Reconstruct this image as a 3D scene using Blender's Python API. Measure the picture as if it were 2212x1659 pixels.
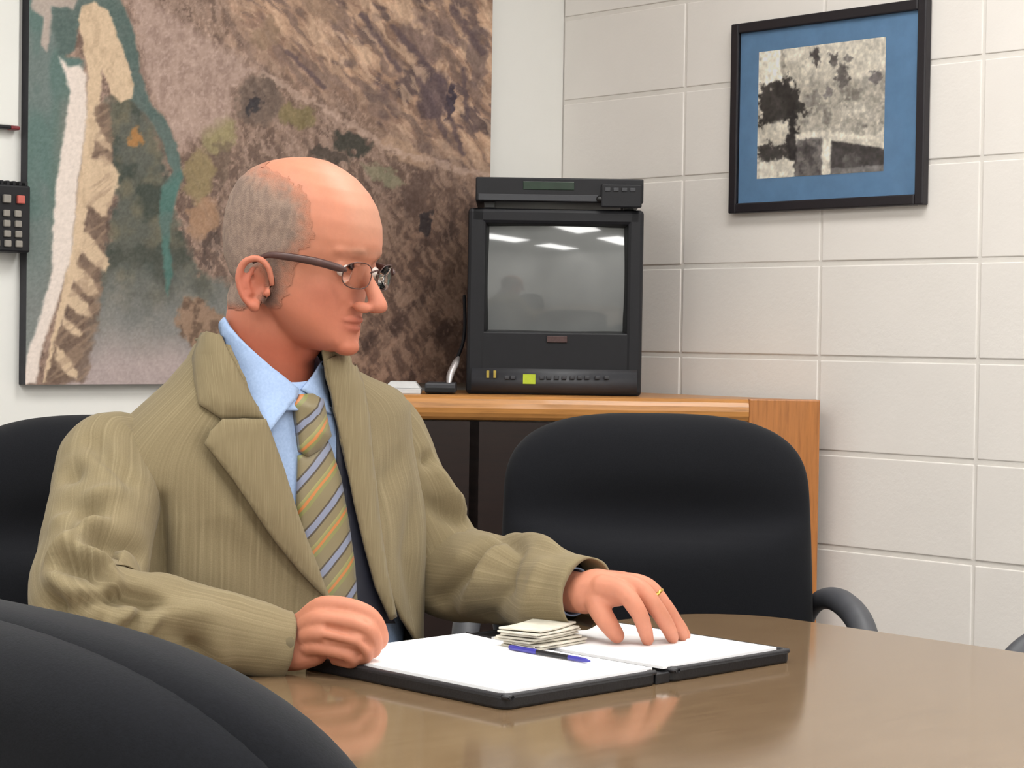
import bpy, bmesh, math, random
import numpy as np
from mathutils import Vector, Matrix, noise as mnoise
from mathutils.bvhtree import BVHTree
from mathutils.geometry import delaunay_2d_cdt

random.seed(7)
scene = bpy.context.scene
COL = scene.collection
for o in list(bpy.data.objects):
    bpy.data.objects.remove(o)

# ------------------------------------------------------------------ camera
FPX = 4400.17
CAM = np.array([-3.446, -3.6175, 1.135])
YAW, PITCH, ROLL = 0.7384, -0.0222, 0.0149
_cy, _sy, _cp, _sp = math.cos(YAW), math.sin(YAW), math.cos(PITCH), math.sin(PITCH)
FW = np.array([_sy*_cp, _cy*_cp, _sp])
_R0 = np.array([_cy, -_sy, 0.0]); _U0 = np.cross(_R0, FW)
RT = _R0*math.cos(ROLL) + _U0*math.sin(ROLL)
UP = -_R0*math.sin(ROLL) + _U0*math.cos(ROLL)
cam_data = bpy.data.cameras.new('camera')
cam = bpy.data.objects.new('camera', cam_data); COL.objects.link(cam)
cam_data.sensor_fit = 'HORIZONTAL'; cam_data.sensor_width = 36.0
cam_data.lens = 36.0*FPX/2212.0
cam_data.clip_start = 0.05
M = Matrix(((RT[0], UP[0], -FW[0], CAM[0]), (RT[1], UP[1], -FW[1], CAM[1]), (RT[2], UP[2], -FW[2], CAM[2]), (0, 0, 0, 1)))
cam.matrix_world = M
scene.camera = cam

# ------------------------------------------------------------------ world, exposure
world = bpy.data.worlds.new('world'); scene.world = world
world.use_nodes = True
world.node_tree.nodes['Background'].inputs[0].default_value = (0.8, 0.85, 0.9, 1)
world.node_tree.nodes['Background'].inputs[1].default_value = 0.15
scene.view_settings.view_transform = 'Standard'
scene.view_settings.look = 'None'
scene.view_settings.gamma = 1.0
scene.view_settings.use_curve_mapping = False
scene.view_settings.exposure = 0.0
LAMP_W = 14.2            # watts of each ceiling troffer

# ------------------------------------------------------------------ measuring helpers (photo sight lines to places in the room)
def ray(u, v):
    return FW + RT*(u-1106)/FPX - UP*(v-829.5)/FPX
def at(u, v, D):
    return CAM + ray(u, v)*D
def onz(u, v, z):
    d = ray(u, v); return CAM + d*((z-CAM[2])/d[2])
def onx(u, v, x=0.0):
    d = ray(u, v); return CAM + d*((x-CAM[0])/d[0])
def ony(u, v, y=0.0):
    d = ray(u, v); return CAM + d*((y-CAM[1])/d[1])
def rd(r, D, z):
    """room point r metres right of and D metres ahead of the viewpoint, at height z"""
    h = np.array([_sy, _cy, 0.0])
    p = CAM + np.array([_cy, -_sy, 0.0])*r + h*D
    p[2] = z
    return p

# ------------------------------------------------------------------ materials
def s2l(c):
    return tuple(((x/255.0)/12.92 if x/255.0 <= 0.04045 else ((x/255.0+0.055)/1.055)**2.4) for x in c)
def lin(c):
    c = np.asarray(c, float)/255.0
    return np.where(c <= 0.04045, c/12.92, ((c+0.055)/1.055)**2.4)
MATS = {}
class NT:
    def __init__(s, name):
        s.m = bpy.data.materials.new(name); s.m.use_nodes = True
        s.t = s.m.node_tree; s.b = s.t.nodes['Principled BSDF']
        MATS[name] = s.m
    def n(s, typ, **kw):
        x = s.t.nodes.new(typ)
        for k, v in kw.items(): setattr(x, k, v)
        return x
    def l(s, a, b): s.t.links.new(a, b)
    def val(s, k, v): s.b.inputs[k].default_value = v
    def noise(s, scale, detail=4, rough=0.6, coord='Object', vec=None, stretch=None):
        t = s.n('ShaderNodeTexNoise'); t.inputs['Scale'].default_value = scale
        t.inputs['Detail'].default_value = detail; t.inputs['Roughness'].default_value = rough
        if vec is None:
            tc = s.n('ShaderNodeTexCoord'); vec = tc.outputs[coord]
        if stretch:
            mp = s.n('ShaderNodeMapping'); mp.inputs['Scale'].default_value = stretch
            s.l(vec, mp.inputs['Vector']); vec = mp.outputs['Vector']
        s.l(vec, t.inputs['Vector']); return t
    def ramp(s, fac, stops):
        r = s.n('ShaderNodeValToRGB'); e = r.color_ramp.elements
        while len(e) < len(stops): e.new(0.5)
        for i, (p, c) in enumerate(stops):
            e[i].position = p; e[i].color = (*s2l(c), 1)
        s.l(fac, r.inputs[0]); return r
    def bump(s, h, strength=0.2, dist=0.002):
        b = s.n('ShaderNodeBump'); b.inputs['Strength'].default_value = strength
        b.inputs['Distance'].default_value = dist
        s.l(h, b.inputs['Height']); s.l(b.outputs[0], s.b.inputs['Normal'])
def simple(name, c, rough=0.6, var=0.0, scale=40, bump=0.0, bscale=200, bdist=0.001, metal=0.0, coat=0.0, sheen=0.0, spec=0.5):
    n = NT(name)
    n.val('Roughness', rough); n.val('Metallic', metal); n.val('Coat Weight', coat)
    n.val('Specular IOR Level', spec)
    if sheen: n.val('Sheen Weight', sheen); n.val('Sheen Roughness', 0.5)
    if var:
        t = n.noise(scale)
        c2 = tuple(max(0, x*(1-var)) for x in c); c1 = tuple(min(255, x*(1+var)) for x in c)
        r = n.ramp(t.outputs[0], [(0.3, c2), (0.7, c1)])
        n.l(r.outputs[0], n.b.inputs['Base Color'])
    else:
        n.val('Base Color', (*s2l(c), 1))
    if bump:
        t = n.noise(bscale, 3); n.bump(t.outputs[0], bump, bdist)
    return n.m
simple('block_paint', (229, 224, 219), 0.62, 0.012, 3, 0.22, 60, 0.0025)
simple('mortar_paint', (221, 216, 210), 0.7, 0.02, 8, 0.3, 90, 0.002)
simple('plaster_paint', (229, 228, 224), 0.6, 0.01, 3, 0.12, 120, 0.001)
simple('ceiling_tile', (225, 224, 218), 0.9, 0.04, 30, 0.4, 150, 0.002)
simple('ceiling_grid', (235, 235, 232), 0.5, 0.02, 20)
simple('carpet', (112, 109, 106), 1.0, 0.2, 120, 0.6, 400, 0.004)
simple('black_plastic', (20, 20, 25), 0.5, 0.06, 30, 0.08, 500, 0.0005, spec=0.35)
simple('grey_plastic', (52, 53, 58), 0.5, 0.05, 30, 0.1, 500, 0.0005)
simple('dark_plastic', (14, 14, 16), 0.35, 0.05, 30)
simple('chair_fabric', (20, 21, 25), 1.0, 0.12, 500, 0.25, 900, 0.0006, sheen=0.04, spec=0.2)
simple('arm_plastic', (62, 63, 68), 0.55, 0.05, 40, 0.08, 500, 0.0005)
simple('chrome', (190, 190, 190), 0.25, 0.03, 30, metal=1.0)
simple('key_grey', (140, 135, 128), 0.6, 0.04, 40)
simple('key_red', (190, 95, 85), 0.6, 0.04, 40)
simple('white_board', (226, 226, 222), 0.25, 0.01, 5, coat=0.3)
simple('red_plastic', (120, 35, 42), 0.4, 0.04, 30)
simple('paper', (250, 250, 252), 0.85, 0.006, 10)
simple('card', (205, 200, 186), 0.8, 0.05, 60)
simple('leather', (20, 20, 24), 0.45, 0.1, 60, 0.35, 250, 0.001)
simple('zipper', (40, 40, 44), 0.4, 0.25, 900, 0.5, 900, 0.0008)
simple('pen_blue', (60, 58, 150), 0.3, 0.04, 30)
simple('white_plastic', (205, 205, 206), 0.4, 0.03, 30)
simple('silver', (170, 165, 165), 0.35, 0.06, 30, metal=0.7)
simple('lime_sticker', (178, 196, 50), 0.7, 0.05, 60)
simple('yellow_mark', (165, 145, 60), 0.6, 0.1, 80)
simple('badge', (70, 48, 46), 0.5, 0.15, 200)
simple('mat_board', (98, 134, 172), 0.8, 0.04, 25, 0.1, 300, 0.0005)
simple('frame_black', (26, 22, 28), 0.45, 0.08, 40)
simple('canvas_edge', (52, 52, 56), 0.8, 0.08, 40)
simple('gold', (215, 175, 90), 0.25, 0.02, 20, metal=1.0)
simple('lining', (27, 29, 42), 0.6, 0.05, 60)
simple('trouser_cloth', (95, 85, 65), 0.9, 0.08, 300)
simple('shoe_leather', (45, 30, 22), 0.4, 0.1, 40)
simple('eye_white', (215, 205, 198), 0.2, 0.02, 30)
simple('iris', (70, 60, 50), 0.2, 0.1, 200)
simple('lens_frame', (72, 46, 42), 0.4, 0.1, 60, metal=0.1)
simple('nail', (222, 165, 148), 0.4, 0.03, 60)
def wood_mat(name, c1, c2, stretch):
    n = NT(name); n.val('Roughness', 0.38); n.val('Coat Weight', 0.15)
    t = n.noise(22, 6, 0.65, stretch=stretch)
    r = n.ramp(t.outputs[0], [(0.25, c2), (0.5, c1), (0.75, tuple(min(255, x*1.08) for x in c1))])
    n.l(r.outputs[0], n.b.inputs['Base Color']); n.bump(t.outputs[0], 0.08, 0.001)
wood_mat('oak_horizontal', (184, 128, 70), (146, 100, 56), (0.35, 6, 6))
wood_mat('oak_vertical', (172, 110, 56), (138, 84, 40), (6, 6, 0.35))
wood_mat('dark_wood', (32, 19, 16), (20, 12, 11), (0.5, 5, 5))
def table_mat():
    n = NT('table_laminate'); n.val('Roughness', 0.10); n.val('IOR', 1.5)
    t = n.noise(14, 7, 0.7, stretch=(1, 7, 1))
    r = n.ramp(t.outputs[0], [(0.3, (108, 87, 64)), (0.7, (124, 102, 78))])
    n.l(r.outputs[0], n.b.inputs['Base Color'])
table_mat()
def screen_mat():
    n = NT('crt_glass'); n.val('Base Color', (*s2l((84, 86, 86)), 1)); n.val('Roughness', 0.06)
    n.val('Coat Weight', 0.6); n.val('Coat Roughness', 0.02)
    t = n.noise(8, 2); r = n.ramp(t.outputs[0], [(0.3, (104, 106, 106)), (0.7, (116, 118, 118))])
    n.l(r.outputs[0], n.b.inputs['Base Color'])
screen_mat()
def glass_mat():
    n = NT('clear_glass'); n.val('Transmission Weight', 1.0); n.val('Roughness', 0.0); n.val('IOR', 1.1)
    t = n.noise(3, 1); r = n.ramp(t.outputs[0], [(0, (250, 250, 250)), (1, (255, 255, 255))])
    n.l(r.outputs[0], n.b.inputs['Base Color'])
glass_mat()
def attr_mat(name, rough=0.6, sss=0.0, bump=0.0, bscale=300, bdist=0.0006, coat=0.0, spec=0.5):
    n = NT(name); n.val('Roughness', rough); n.val('Coat Weight', coat); n.val('Specular IOR Level', spec)
    a = n.n('ShaderNodeVertexColor'); a.layer_name = 'Col'
    t = n.noise(180, 3)
    mx = n.n('ShaderNodeMix', data_type='RGBA', blend_type='MULTIPLY'); mx.inputs[0].default_value = 0.12
    n.l(a.outputs[0], mx.inputs[6]); n.l(t.outputs[0], mx.inputs[7])
    n.l(mx.outputs[2], n.b.inputs['Base Color'])
    if sss:
        n.val('Subsurface Weight', sss); n.val('Subsurface Radius', (0.01, 0.004, 0.002)); n.val('Subsurface Scale', 0.4)
    if bump:
        t2 = n.noise(bscale, 3); n.bump(t2.outputs[0], bump, bdist)
attr_mat('skin', 0.55, 0.12, 0.15, 500, 0.0004, spec=0.3)
attr_mat('short_hair', 0.8, 0.0, 0.9, 900, 0.0018, spec=0.25)
attr_mat('map_print', 0.55, spec=0.3)
attr_mat('photo_print', 0.6, spec=0.3)
def suit_mat():
    n = NT('suit_cloth'); n.val('Roughness', 0.95); n.val('Specular IOR Level', 0.2)
    n.val('Sheen Weight', 0.08)
    uv = n.n('ShaderNodeUVMap'); uv.uv_map = 'UVMap'
    t = n.noise(1.0, 2, 0.5, vec=uv.outputs[0], stretch=(330, 5, 1))
    t2 = n.noise(1.0, 3, 0.6, vec=uv.outputs[0], stretch=(700, 700, 1))
    r = n.ramp(t.outputs[0], [(0.30, (122, 109, 83)), (0.55, (130, 117, 90)), (0.75, (143, 131, 103))])
    mx = n.n('ShaderNodeMix', data_type='RGBA', blend_type='OVERLAY'); mx.inputs[0].default_value = 0.25
    n.l(r.outputs[0], mx.inputs[6]); n.l(t2.outputs[0], mx.inputs[7])
    n.l(mx.outputs[2], n.b.inputs['Base Color'])
    n.bump(t2.outputs[0], 0.25, 0.0008)
suit_mat()
def shirt_mat():
    n = NT('shirt_cotton'); n.val('Roughness', 0.85); n.val('Specular IOR Level', 0.25)
    t = n.noise(300, 2); r = n.ramp(t.outputs[0], [(0.3, (150, 172, 208)), (0.7, (162, 184, 218))])
    n.l(r.outputs[0], n.b.inputs['Base Color']); n.bump(t.outputs[0], 0.1, 0.0005)
shirt_mat()
def tie_mat():
    n = NT('striped_silk'); n.val('Roughness', 0.45); n.val('Sheen Weight', 0.2)
    uv = n.n('ShaderNodeUVMap'); uv.uv_map = 'UVMap'
    sp = n.n('ShaderNodeSeparateXYZ'); n.l(uv.outputs[0], sp.inputs[0])
    def math_(op, a, b):
        m = n.n('ShaderNodeMath', operation=op)
        for i, x in enumerate((a, b)):
            if isinstance(x, (int, float)): m.inputs[i].default_value = x
            else: n.l(x, m.inputs[i])
        return m.outputs[0]
    # stripe phase across the slanting stripes, one repeat every 1.24 units down the blade
    ph = math_('ADD', math_('MULTIPLY', sp.outputs[0], 1.28/1.24), math_('MULTIPLY', sp.outputs[1], -1.0/1.24))
    fr = math_('FRACT', math_('ADD', ph, 100.02), 0.0)
    g, o, b, d, tn, k = (128, 128, 78), (186, 116, 62), (128, 134, 156), (72, 62, 48), (126, 114, 84), (152, 146, 92)
    r = n.ramp(fr, [(0.0, b), (0.13, b), (0.135, d), (0.18, d), (0.185, tn), (0.38, tn), (0.385, k), (0.47, g), (0.475, o), (0.545, o), (0.55, g), (0.64, g), (0.645, tn), (0.93, tn), (0.935, d), (0.975, d), (0.98, b)])
    r.color_ramp.interpolation = 'LINEAR'
    n.l(r.outputs[0], n.b.inputs['Base Color'])
    t = n.noise(600, 2); n.bump(t.outputs[0], 0.15, 0.0005)
tie_mat()
def lamp_mat():
    n = NT('lamp_diffuser'); n.val('Base Color', (0.9, 0.9, 0.9, 1))
    n.val('Emission Color', (1.0, 0.97, 0.9, 1)); n.val('Emission Strength', 7.0)
    t = n.noise(200, 1); n.bump(t.outputs[0], 0.1, 0.001)
lamp_mat()
simple('green_display', (28, 48, 34), 0.2, 0.1, 30)

# ------------------------------------------------------------------ mesh helpers
def link(name, me, mat=None, parent=None, smooth=True):
    o = bpy.data.objects.new(name, me); COL.objects.link(o)
    if mat: me.materials.append(MATS[mat])
    if smooth:
        me.shade_smooth()
    if parent is not None: o.parent = parent
    return o
def mesh(name, verts, faces, mat=None, parent=None, smooth=True):
    me = bpy.data.meshes.new(name)
    me.from_pydata([tuple(map(float, v)) for v in verts], [], [tuple(int(i) for i in f) for f in faces])
    me.update()
    return link(name, me, mat, parent, smooth)
def from_bm(name, bm, mat=None, parent=None, smooth=False):
    me = bpy.data.meshes.new(name); bmesh.ops.recalc_face_normals(bm, faces=bm.faces); bm.to_mesh(me); bm.free()
    return link(name, me, mat, parent, smooth)
def bm_box(bm, lo, hi, bevel=0.0, seg=2, mtx=None):
    r = bmesh.ops.create_cube(bm, size=1.0); vs = r['verts']
    lo = Vector(lo); hi = Vector(hi)
    for v in vs:
        v.co = Vector((lo[i] + (v.co[i]+0.5)*(hi[i]-lo[i]) for i in range(3)))
    if bevel:
        es = list({e for v in vs for e in v.link_edges})
        rr = bmesh.ops.bevel(bm, geom=es, offset=bevel, segments=seg, affect='EDGES', profile=0.5)
        vs = list({v for f in rr['faces'] for v in f.verts} | {v for v in vs if v.is_valid})
    if mtx is not None:
        for v in vs: v.co = mtx @ v.co
    return vs
def box(name, lo, hi, mat, parent=None, bevel=0.0, seg=2, mtx=None):
    bm = bmesh.new(); bm_box(bm, lo, hi, bevel, seg, mtx)
    return from_bm(name, bm, mat, parent)
def prism(name, poly, z0, z1, mat, parent=None, bevel=0.0, seg=3):
    bm = bmesh.new()
    vs = [bm.verts.new((p[0], p[1], z0)) for p in poly]
    f = bm.faces.new(vs)
    r = bmesh.ops.extrude_face_region(bm, geom=[f])
    for v in r['geom']:
        if isinstance(v, bmesh.types.BMVert): v.co.z = z1
    if bevel:
        es = [e for e in bm.edges if abs(e.verts[0].co.z-e.verts[1].co.z) < 1e-6]
        bmesh.ops.bevel(bm, geom=es, offset=bevel, segments=seg, affect='EDGES', profile=0.5)
    o = from_bm(name, bm, mat, parent)
    return o
def grid_faces(nr, nc, wrap=False):
    f = []
    for i in range(nr-1):
        for j in range(nc if wrap else nc-1):
            k = (j+1) % nc
            f.append((i*nc+j, i*nc+k, (i+1)*nc+k, (i+1)*nc+j))
    return f
def catmull(P, n):
    P = np.asarray(P, float)
    Q = np.vstack([2*P[0]-P[1], P, 2*P[-1]-P[-2]])
    out = []
    m = len(P)-1
    for t in np.linspace(0, m, n):
        i = min(int(t), m-1); s = t-i
        a, b, c, d = Q[i], Q[i+1], Q[i+2], Q[i+3]
        out.append(0.5*((2*b)+(-a+c)*s+(2*a-5*b+4*c-d)*s*s+(-a+3*b-3*c+d)*s**3))
    return np.array(out)
def tube_geo(path, radii, n=60, seg=16, flat=None, cap=True, upv=None):
    """swept tube through the path points; radii interpolated; flat = (direction, factor) squashes it"""
    P = catmull(path, n)
    R = np.interp(np.linspace(0, len(path)-1, n), np.arange(len(path)), radii)
    T = np.gradient(P, axis=0); T /= np.linalg.norm(T, axis=1)[:, None]+1e-12
    up = np.array(upv if upv is not None else (0, 0, 1.0))
    if abs(T[0]@up) > 0.95: up = np.array((1.0, 0, 0))
    N = np.cross(T[0], up); N /= np.linalg.norm(N)
    V = []; L = []
    for i in range(n):
        N = N - T[i]*(N@T[i]); N /= np.linalg.norm(N); Bn = np.cross(T[i], N)
        for j in range(seg):
            a = 2*math.pi*j/seg
            d = N*math.cos(a)+Bn*math.sin(a)
            if flat is not None:
                fd = np.asarray(flat[0]); d = d - fd*(d@fd)*(1-flat[1])
            V.append(P[i]+d*R[i])
    Fc = grid_faces(n, seg, True)
    if cap:
        # rounded ends
        for end, idx, sgn in ((0, 0, -1), (1, n-1, 1)):
            base = idx*seg; prev = base
            for q in (0.5, 0.82, 0.97):
                st = len(V)
                for j in range(seg):
                    V.append(P[idx] + (V[base+j]-P[idx])*math.sqrt(1-q*q) + T[idx]*sgn*R[idx]*q*0.9)
                for j in range(seg):
                    k = (j+1) % seg
                    Fc.append((prev+j, prev+k, st+k, st+j) if sgn > 0 else (prev+k, prev+j, st+j, st+k))
                prev = st
            c = len(V); V.append(P[idx]+T[idx]*sgn*R[idx]*0.9)
            for j in range(seg):
                k = (j+1) % seg
                Fc.append((prev+j, prev+k, c) if sgn > 0 else (prev+k, prev+j, c))
    return np.array(V), Fc
def tube(name, path, radii, mat, parent=None, n=40, seg=12, flat=None, cap=True):
    if np.isscalar(radii): radii = [radii]*len(path)
    V, Fc = tube_geo(path, radii, n, seg, flat, cap)
    return mesh(name, V, Fc, mat, parent)
def lathe(name, prof, mat, parent=None, seg=24, center=(0, 0, 0)):
    V = []; n = len(prof)
    for r, z in prof:
        for j in range(seg):
            a = 2*math.pi*j/seg; V.append((center[0]+r*math.cos(a), center[1]+r*math.sin(a), center[2]+z))
    Fc = grid_faces(n, seg, True)
    Fc.append(tuple(range(seg))[::-1]); Fc.append(tuple((n-1)*seg+j for j in range(seg)))
    return mesh(name, V, Fc, mat, parent)
def empty(name, loc=(0, 0, 0), rz=0.0):
    o = bpy.data.objects.new(name, None); COL.objects.link(o)
    o.location = tuple(map(float, loc)); o.rotation_euler = (0, 0, rz); o.empty_display_size = 0.05
    return o
def tag(o, label, cat, group=None):
    o['label'] = label; o['category'] = cat
    if group: o['group'] = group
    return o
def structure(o, label=None):
    o['kind'] = 'structure'
    if label: o['label'] = label
    return o
def copy_tree(o, parent=None):
    c = o.copy(); COL.objects.link(c); c.parent = parent
    for ch in list(o.children): copy_tree(ch, c)
    return c
def modify(o, **mods):
    pass
# value noise on arrays -------------------------------------------------
def _hash(ix, iy, seed):
    h = (ix*374761393 + iy*668265263 + seed*1442695041) & 0xffffffff
    h = ((h ^ (h >> 13))*1274126177) & 0xffffffff
    return ((h ^ (h >> 16)) & 0xffff)/65535.0
def vnoise(x, y, seed=0):
    ix = np.floor(x).astype(np.int64); iy = np.floor(y).astype(np.int64)
    fx = x-ix; fy = y-iy; fx = fx*fx*(3-2*fx); fy = fy*fy*(3-2*fy)
    a = _hash(ix, iy, seed); b = _hash(ix+1, iy, seed); c = _hash(ix, iy+1, seed); d = _hash(ix+1, iy+1, seed)
    return (a*(1-fx)+b*fx)*(1-fy)+(c*(1-fx)+d*fx)*fy
def fbm(x, y, oct=4, seed=0, gain=0.55):
    s = 0; a = 1; t = 0
    for i in range(oct):
        s = s+a*vnoise(x*2**i, y*2**i, seed+i*17); t += a; a *= gain
    return s/t
def ridged(x, y, oct=4, seed=0):
    s = 0; a = 1; t = 0
    for i in range(oct):
        s = s+a*(1-np.abs(2*vnoise(x*2**i, y*2**i, seed+i*13)-1)); t += a; a *= 0.55
    return s/t
def poly_sd(x, y, poly):
    """signed distance to a polygon, negative inside"""
    P = np.asarray(poly, float); d = np.full(x.shape, 1e18); ins = np.zeros(x.shape, bool)
    for i in range(len(P)):
        a = P[i]; b = P[(i+1) % len(P)]; e = b-a
        wx = x-a[0]; wy = y-a[1]
        t = np.clip((wx*e[0]+wy*e[1])/(e@e+1e-12), 0, 1)
        d = np.minimum(d, (wx-e[0]*t)**2+(wy-e[1]*t)**2)
        c = ((a[1] > y) != (b[1] > y)) & (x < (b[0]-a[0])*(y-a[1])/((b[1]-a[1]) if b[1] != a[1] else 1e-12)+a[0])
        ins ^= c
    d = np.sqrt(d); return np.where(ins, -d, d)
def sstep(e0, e1, x):
    t = np.clip((x-e0)/(e1-e0), 0, 1); return t*t*(3-2*t)
def mixc(c, col, m):
    return c*(1-m[..., None])+np.asarray(col, float)*m[..., None]
def set_colors(me, rgb255):
    a = me.color_attributes.new('Col', 'FLOAT_COLOR', 'POINT')
    L = lin(np.clip(rgb255, 0, 255)); buf = np.ones((len(me.vertices), 4)); buf[:, :3] = L
    a.data.foreach_set('color', buf.ravel().astype(np.float32))

# ================================================================== STRUCTURE
BW, BH = 0.4064, 0.2032
ROW0 = CAM[2]+0.7817
XW, YW = -5.9, -15*BW
CEIL = ROW0+4*BH
NLOW = int(ROW0/BH)
structure(box('floor', (XW-0.15, YW-0.15, -0.1), (0.15, 0.15, 0.0), 'carpet'), 'dark carpet floor of the meeting room')
structure(box('ceiling', (XW-0.15, YW-0.15, CEIL), (0.15, 0.15, CEIL+0.1), 'ceiling_tile'), 'pale ceiling of the meeting room')
structure(box('wall_back', (XW, 0.0, 0), (0.0, 0.15, CEIL), 'plaster_paint'), 'smooth off-white wall behind the seated man')
structure(box('wall_left', (XW-0.15, YW, 0), (XW, 0.15, CEIL), 'plaster_paint'), 'smooth off-white side wall')
structure(box('wall_front', (XW-0.15, YW-0.15, 0), (0.15, YW, CEIL), 'plaster_paint'), 'smooth off-white wall')
wr = structure(box('wall_right', (0.0022, YW, 0), (0.15, 0.15, CEIL), 'mortar_paint'), 'cream painted concrete block wall')
def block_mesh(name, h):
    bm = bmesh.new()
    gh, gv = 0.0055, 0.0035
    bm_box(bm, (0.0, -BW+gv, gh), (0.03, -gv, h-gh), 0.0022, 2)
    me = bpy.data.meshes.new(name); bmesh.ops.recalc_face_normals(bm, faces=bm.faces); bm.to_mesh(me); bm.free()
    me.materials.append(MATS['block_paint']); return me
bfull = block_mesh('block', BH)
bcut = block_mesh('block_cut', ROW0-NLOW*BH)
for k in range(15):
    for r in range(-4, NLOW+1):
        z0 = ROW0-(r+1)*BH
        full = z0 >= -1e-6
        o = bpy.data.objects.new('block', bfull if full else bcut); COL.objects.link(o)
        o.parent = wr
        o.location = (random.uniform(-0.0006, 0.0006), -k*BW, z0 if full else 0.0)
structure(box('baseboard_right', (-0.012, YW, 0), (0.0, 0.0, 0.1), 'frame_black', None, 0.003), 'black rubber baseboard')
structure(box('baseboard_back', (XW, -0.012, 0), (-0.012, 0.0, 0.1), 'frame_black', None, 0.003), 'black rubber baseboard')

# ------------------------------------------------------------------ ceiling troffers
def troffer(x, y, label):
    t = tag(empty('ceiling_light', (x, y, CEIL)), label, 'ceiling light', 'fluorescent ceiling troffers')
    w, l = 0.3, 0.6
    bm = bmesh.new()
    for lo, hi in (((-w, -l, -0.02), (w, -l+0.03, 0)), ((-w, l-0.03, -0.02), (w, l, 0)), ((-w, -l+0.03, -0.02), (-w+0.03, l-0.03, 0)), ((w-0.03, -l+0.03, -0.02), (w, l-0.03, 0))):
        bm_box(bm, lo, hi)
    from_bm('frame', bm, 'ceiling_grid', t)
    box('diffuser', (-w+0.03, -l+0.03, -0.012), (w-0.03, l-0.03, -0.006), 'lamp_diffuser', t)
    ld = bpy.data.lights.new('tube_light', 'AREA'); ld.shape = 'RECTANGLE'; ld.size = 2*w-0.08; ld.size_y = 2*l-0.08
    ld.energy = LAMP_W; ld.color = (0.985, 0.99, 1.0)
    lo = bpy.data.objects.new('tube_light', ld); COL.objects.link(lo); lo.location = (0, 0, -0.02); lo.parent = t
for x, y, nm in ((-1.0, -1.75, 'near the block wall beside the table end'), (-2.8, -1.75, 'above the conference table'), (-4.6, -1.75, 'along the side wall'),
                 (-1.0, -3.5, 'by the middle of the block wall'), (-2.8, -3.5, 'above the foreground chair'), (-4.6, -3.5, 'along the middle of the side wall'),
                 (-1.0, -5.25, 'by the block wall at the far end'), (-2.8, -5.25, 'against the front wall'), (-4.6, -5.25, 'in the rear corner of the room')):
    troffer(x, y, 'fluorescent ceiling troffer ' + nm)

# ================================================================== FLAT PRINTS
def print_panel(name, org, ax, ay, W, Hh, nx, ny, paint, mat, parent):
    """flat print as a fine grid; paint(photo coords) gives its inks"""
    xs = np.linspace(0, W, nx); ys = np.linspace(0, Hh, ny)
    X, Y = np.meshgrid(xs, ys)
    P = np.asarray(org)[None, None]+X[..., None]*np.asarray(ax)+Y[..., None]*np.asarray(ay)
    V = P.reshape(-1, 3)
    idx = np.arange(nx*ny).reshape(ny, nx)
    Fc = np.stack([idx[:-1, :-1], idx[:-1, 1:], idx[1:, 1:], idx[1:, :-1]], -1).reshape(-1, 4)
    me = bpy.data.meshes.new(name)
    me.vertices.add(len(V)); me.vertices.foreach_set('co', V.ravel())
    me.loops.add(Fc.size); me.loops.foreach_set('vertex_index', Fc.ravel())
    me.polygons.add(len(Fc)); me.polygons.foreach_set('loop_start', np.arange(0, Fc.size, 4)); me.polygons.foreach_set('loop_total', np.full(len(Fc), 4))
    me.update(); me.validate()
    d = V-CAM; z = d@FW
    set_colors(me, paint(1106+FPX*(d@RT)/z, 829.5-FPX*(d@UP)/z))
    return link(name, me, mat, parent, False)

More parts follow.
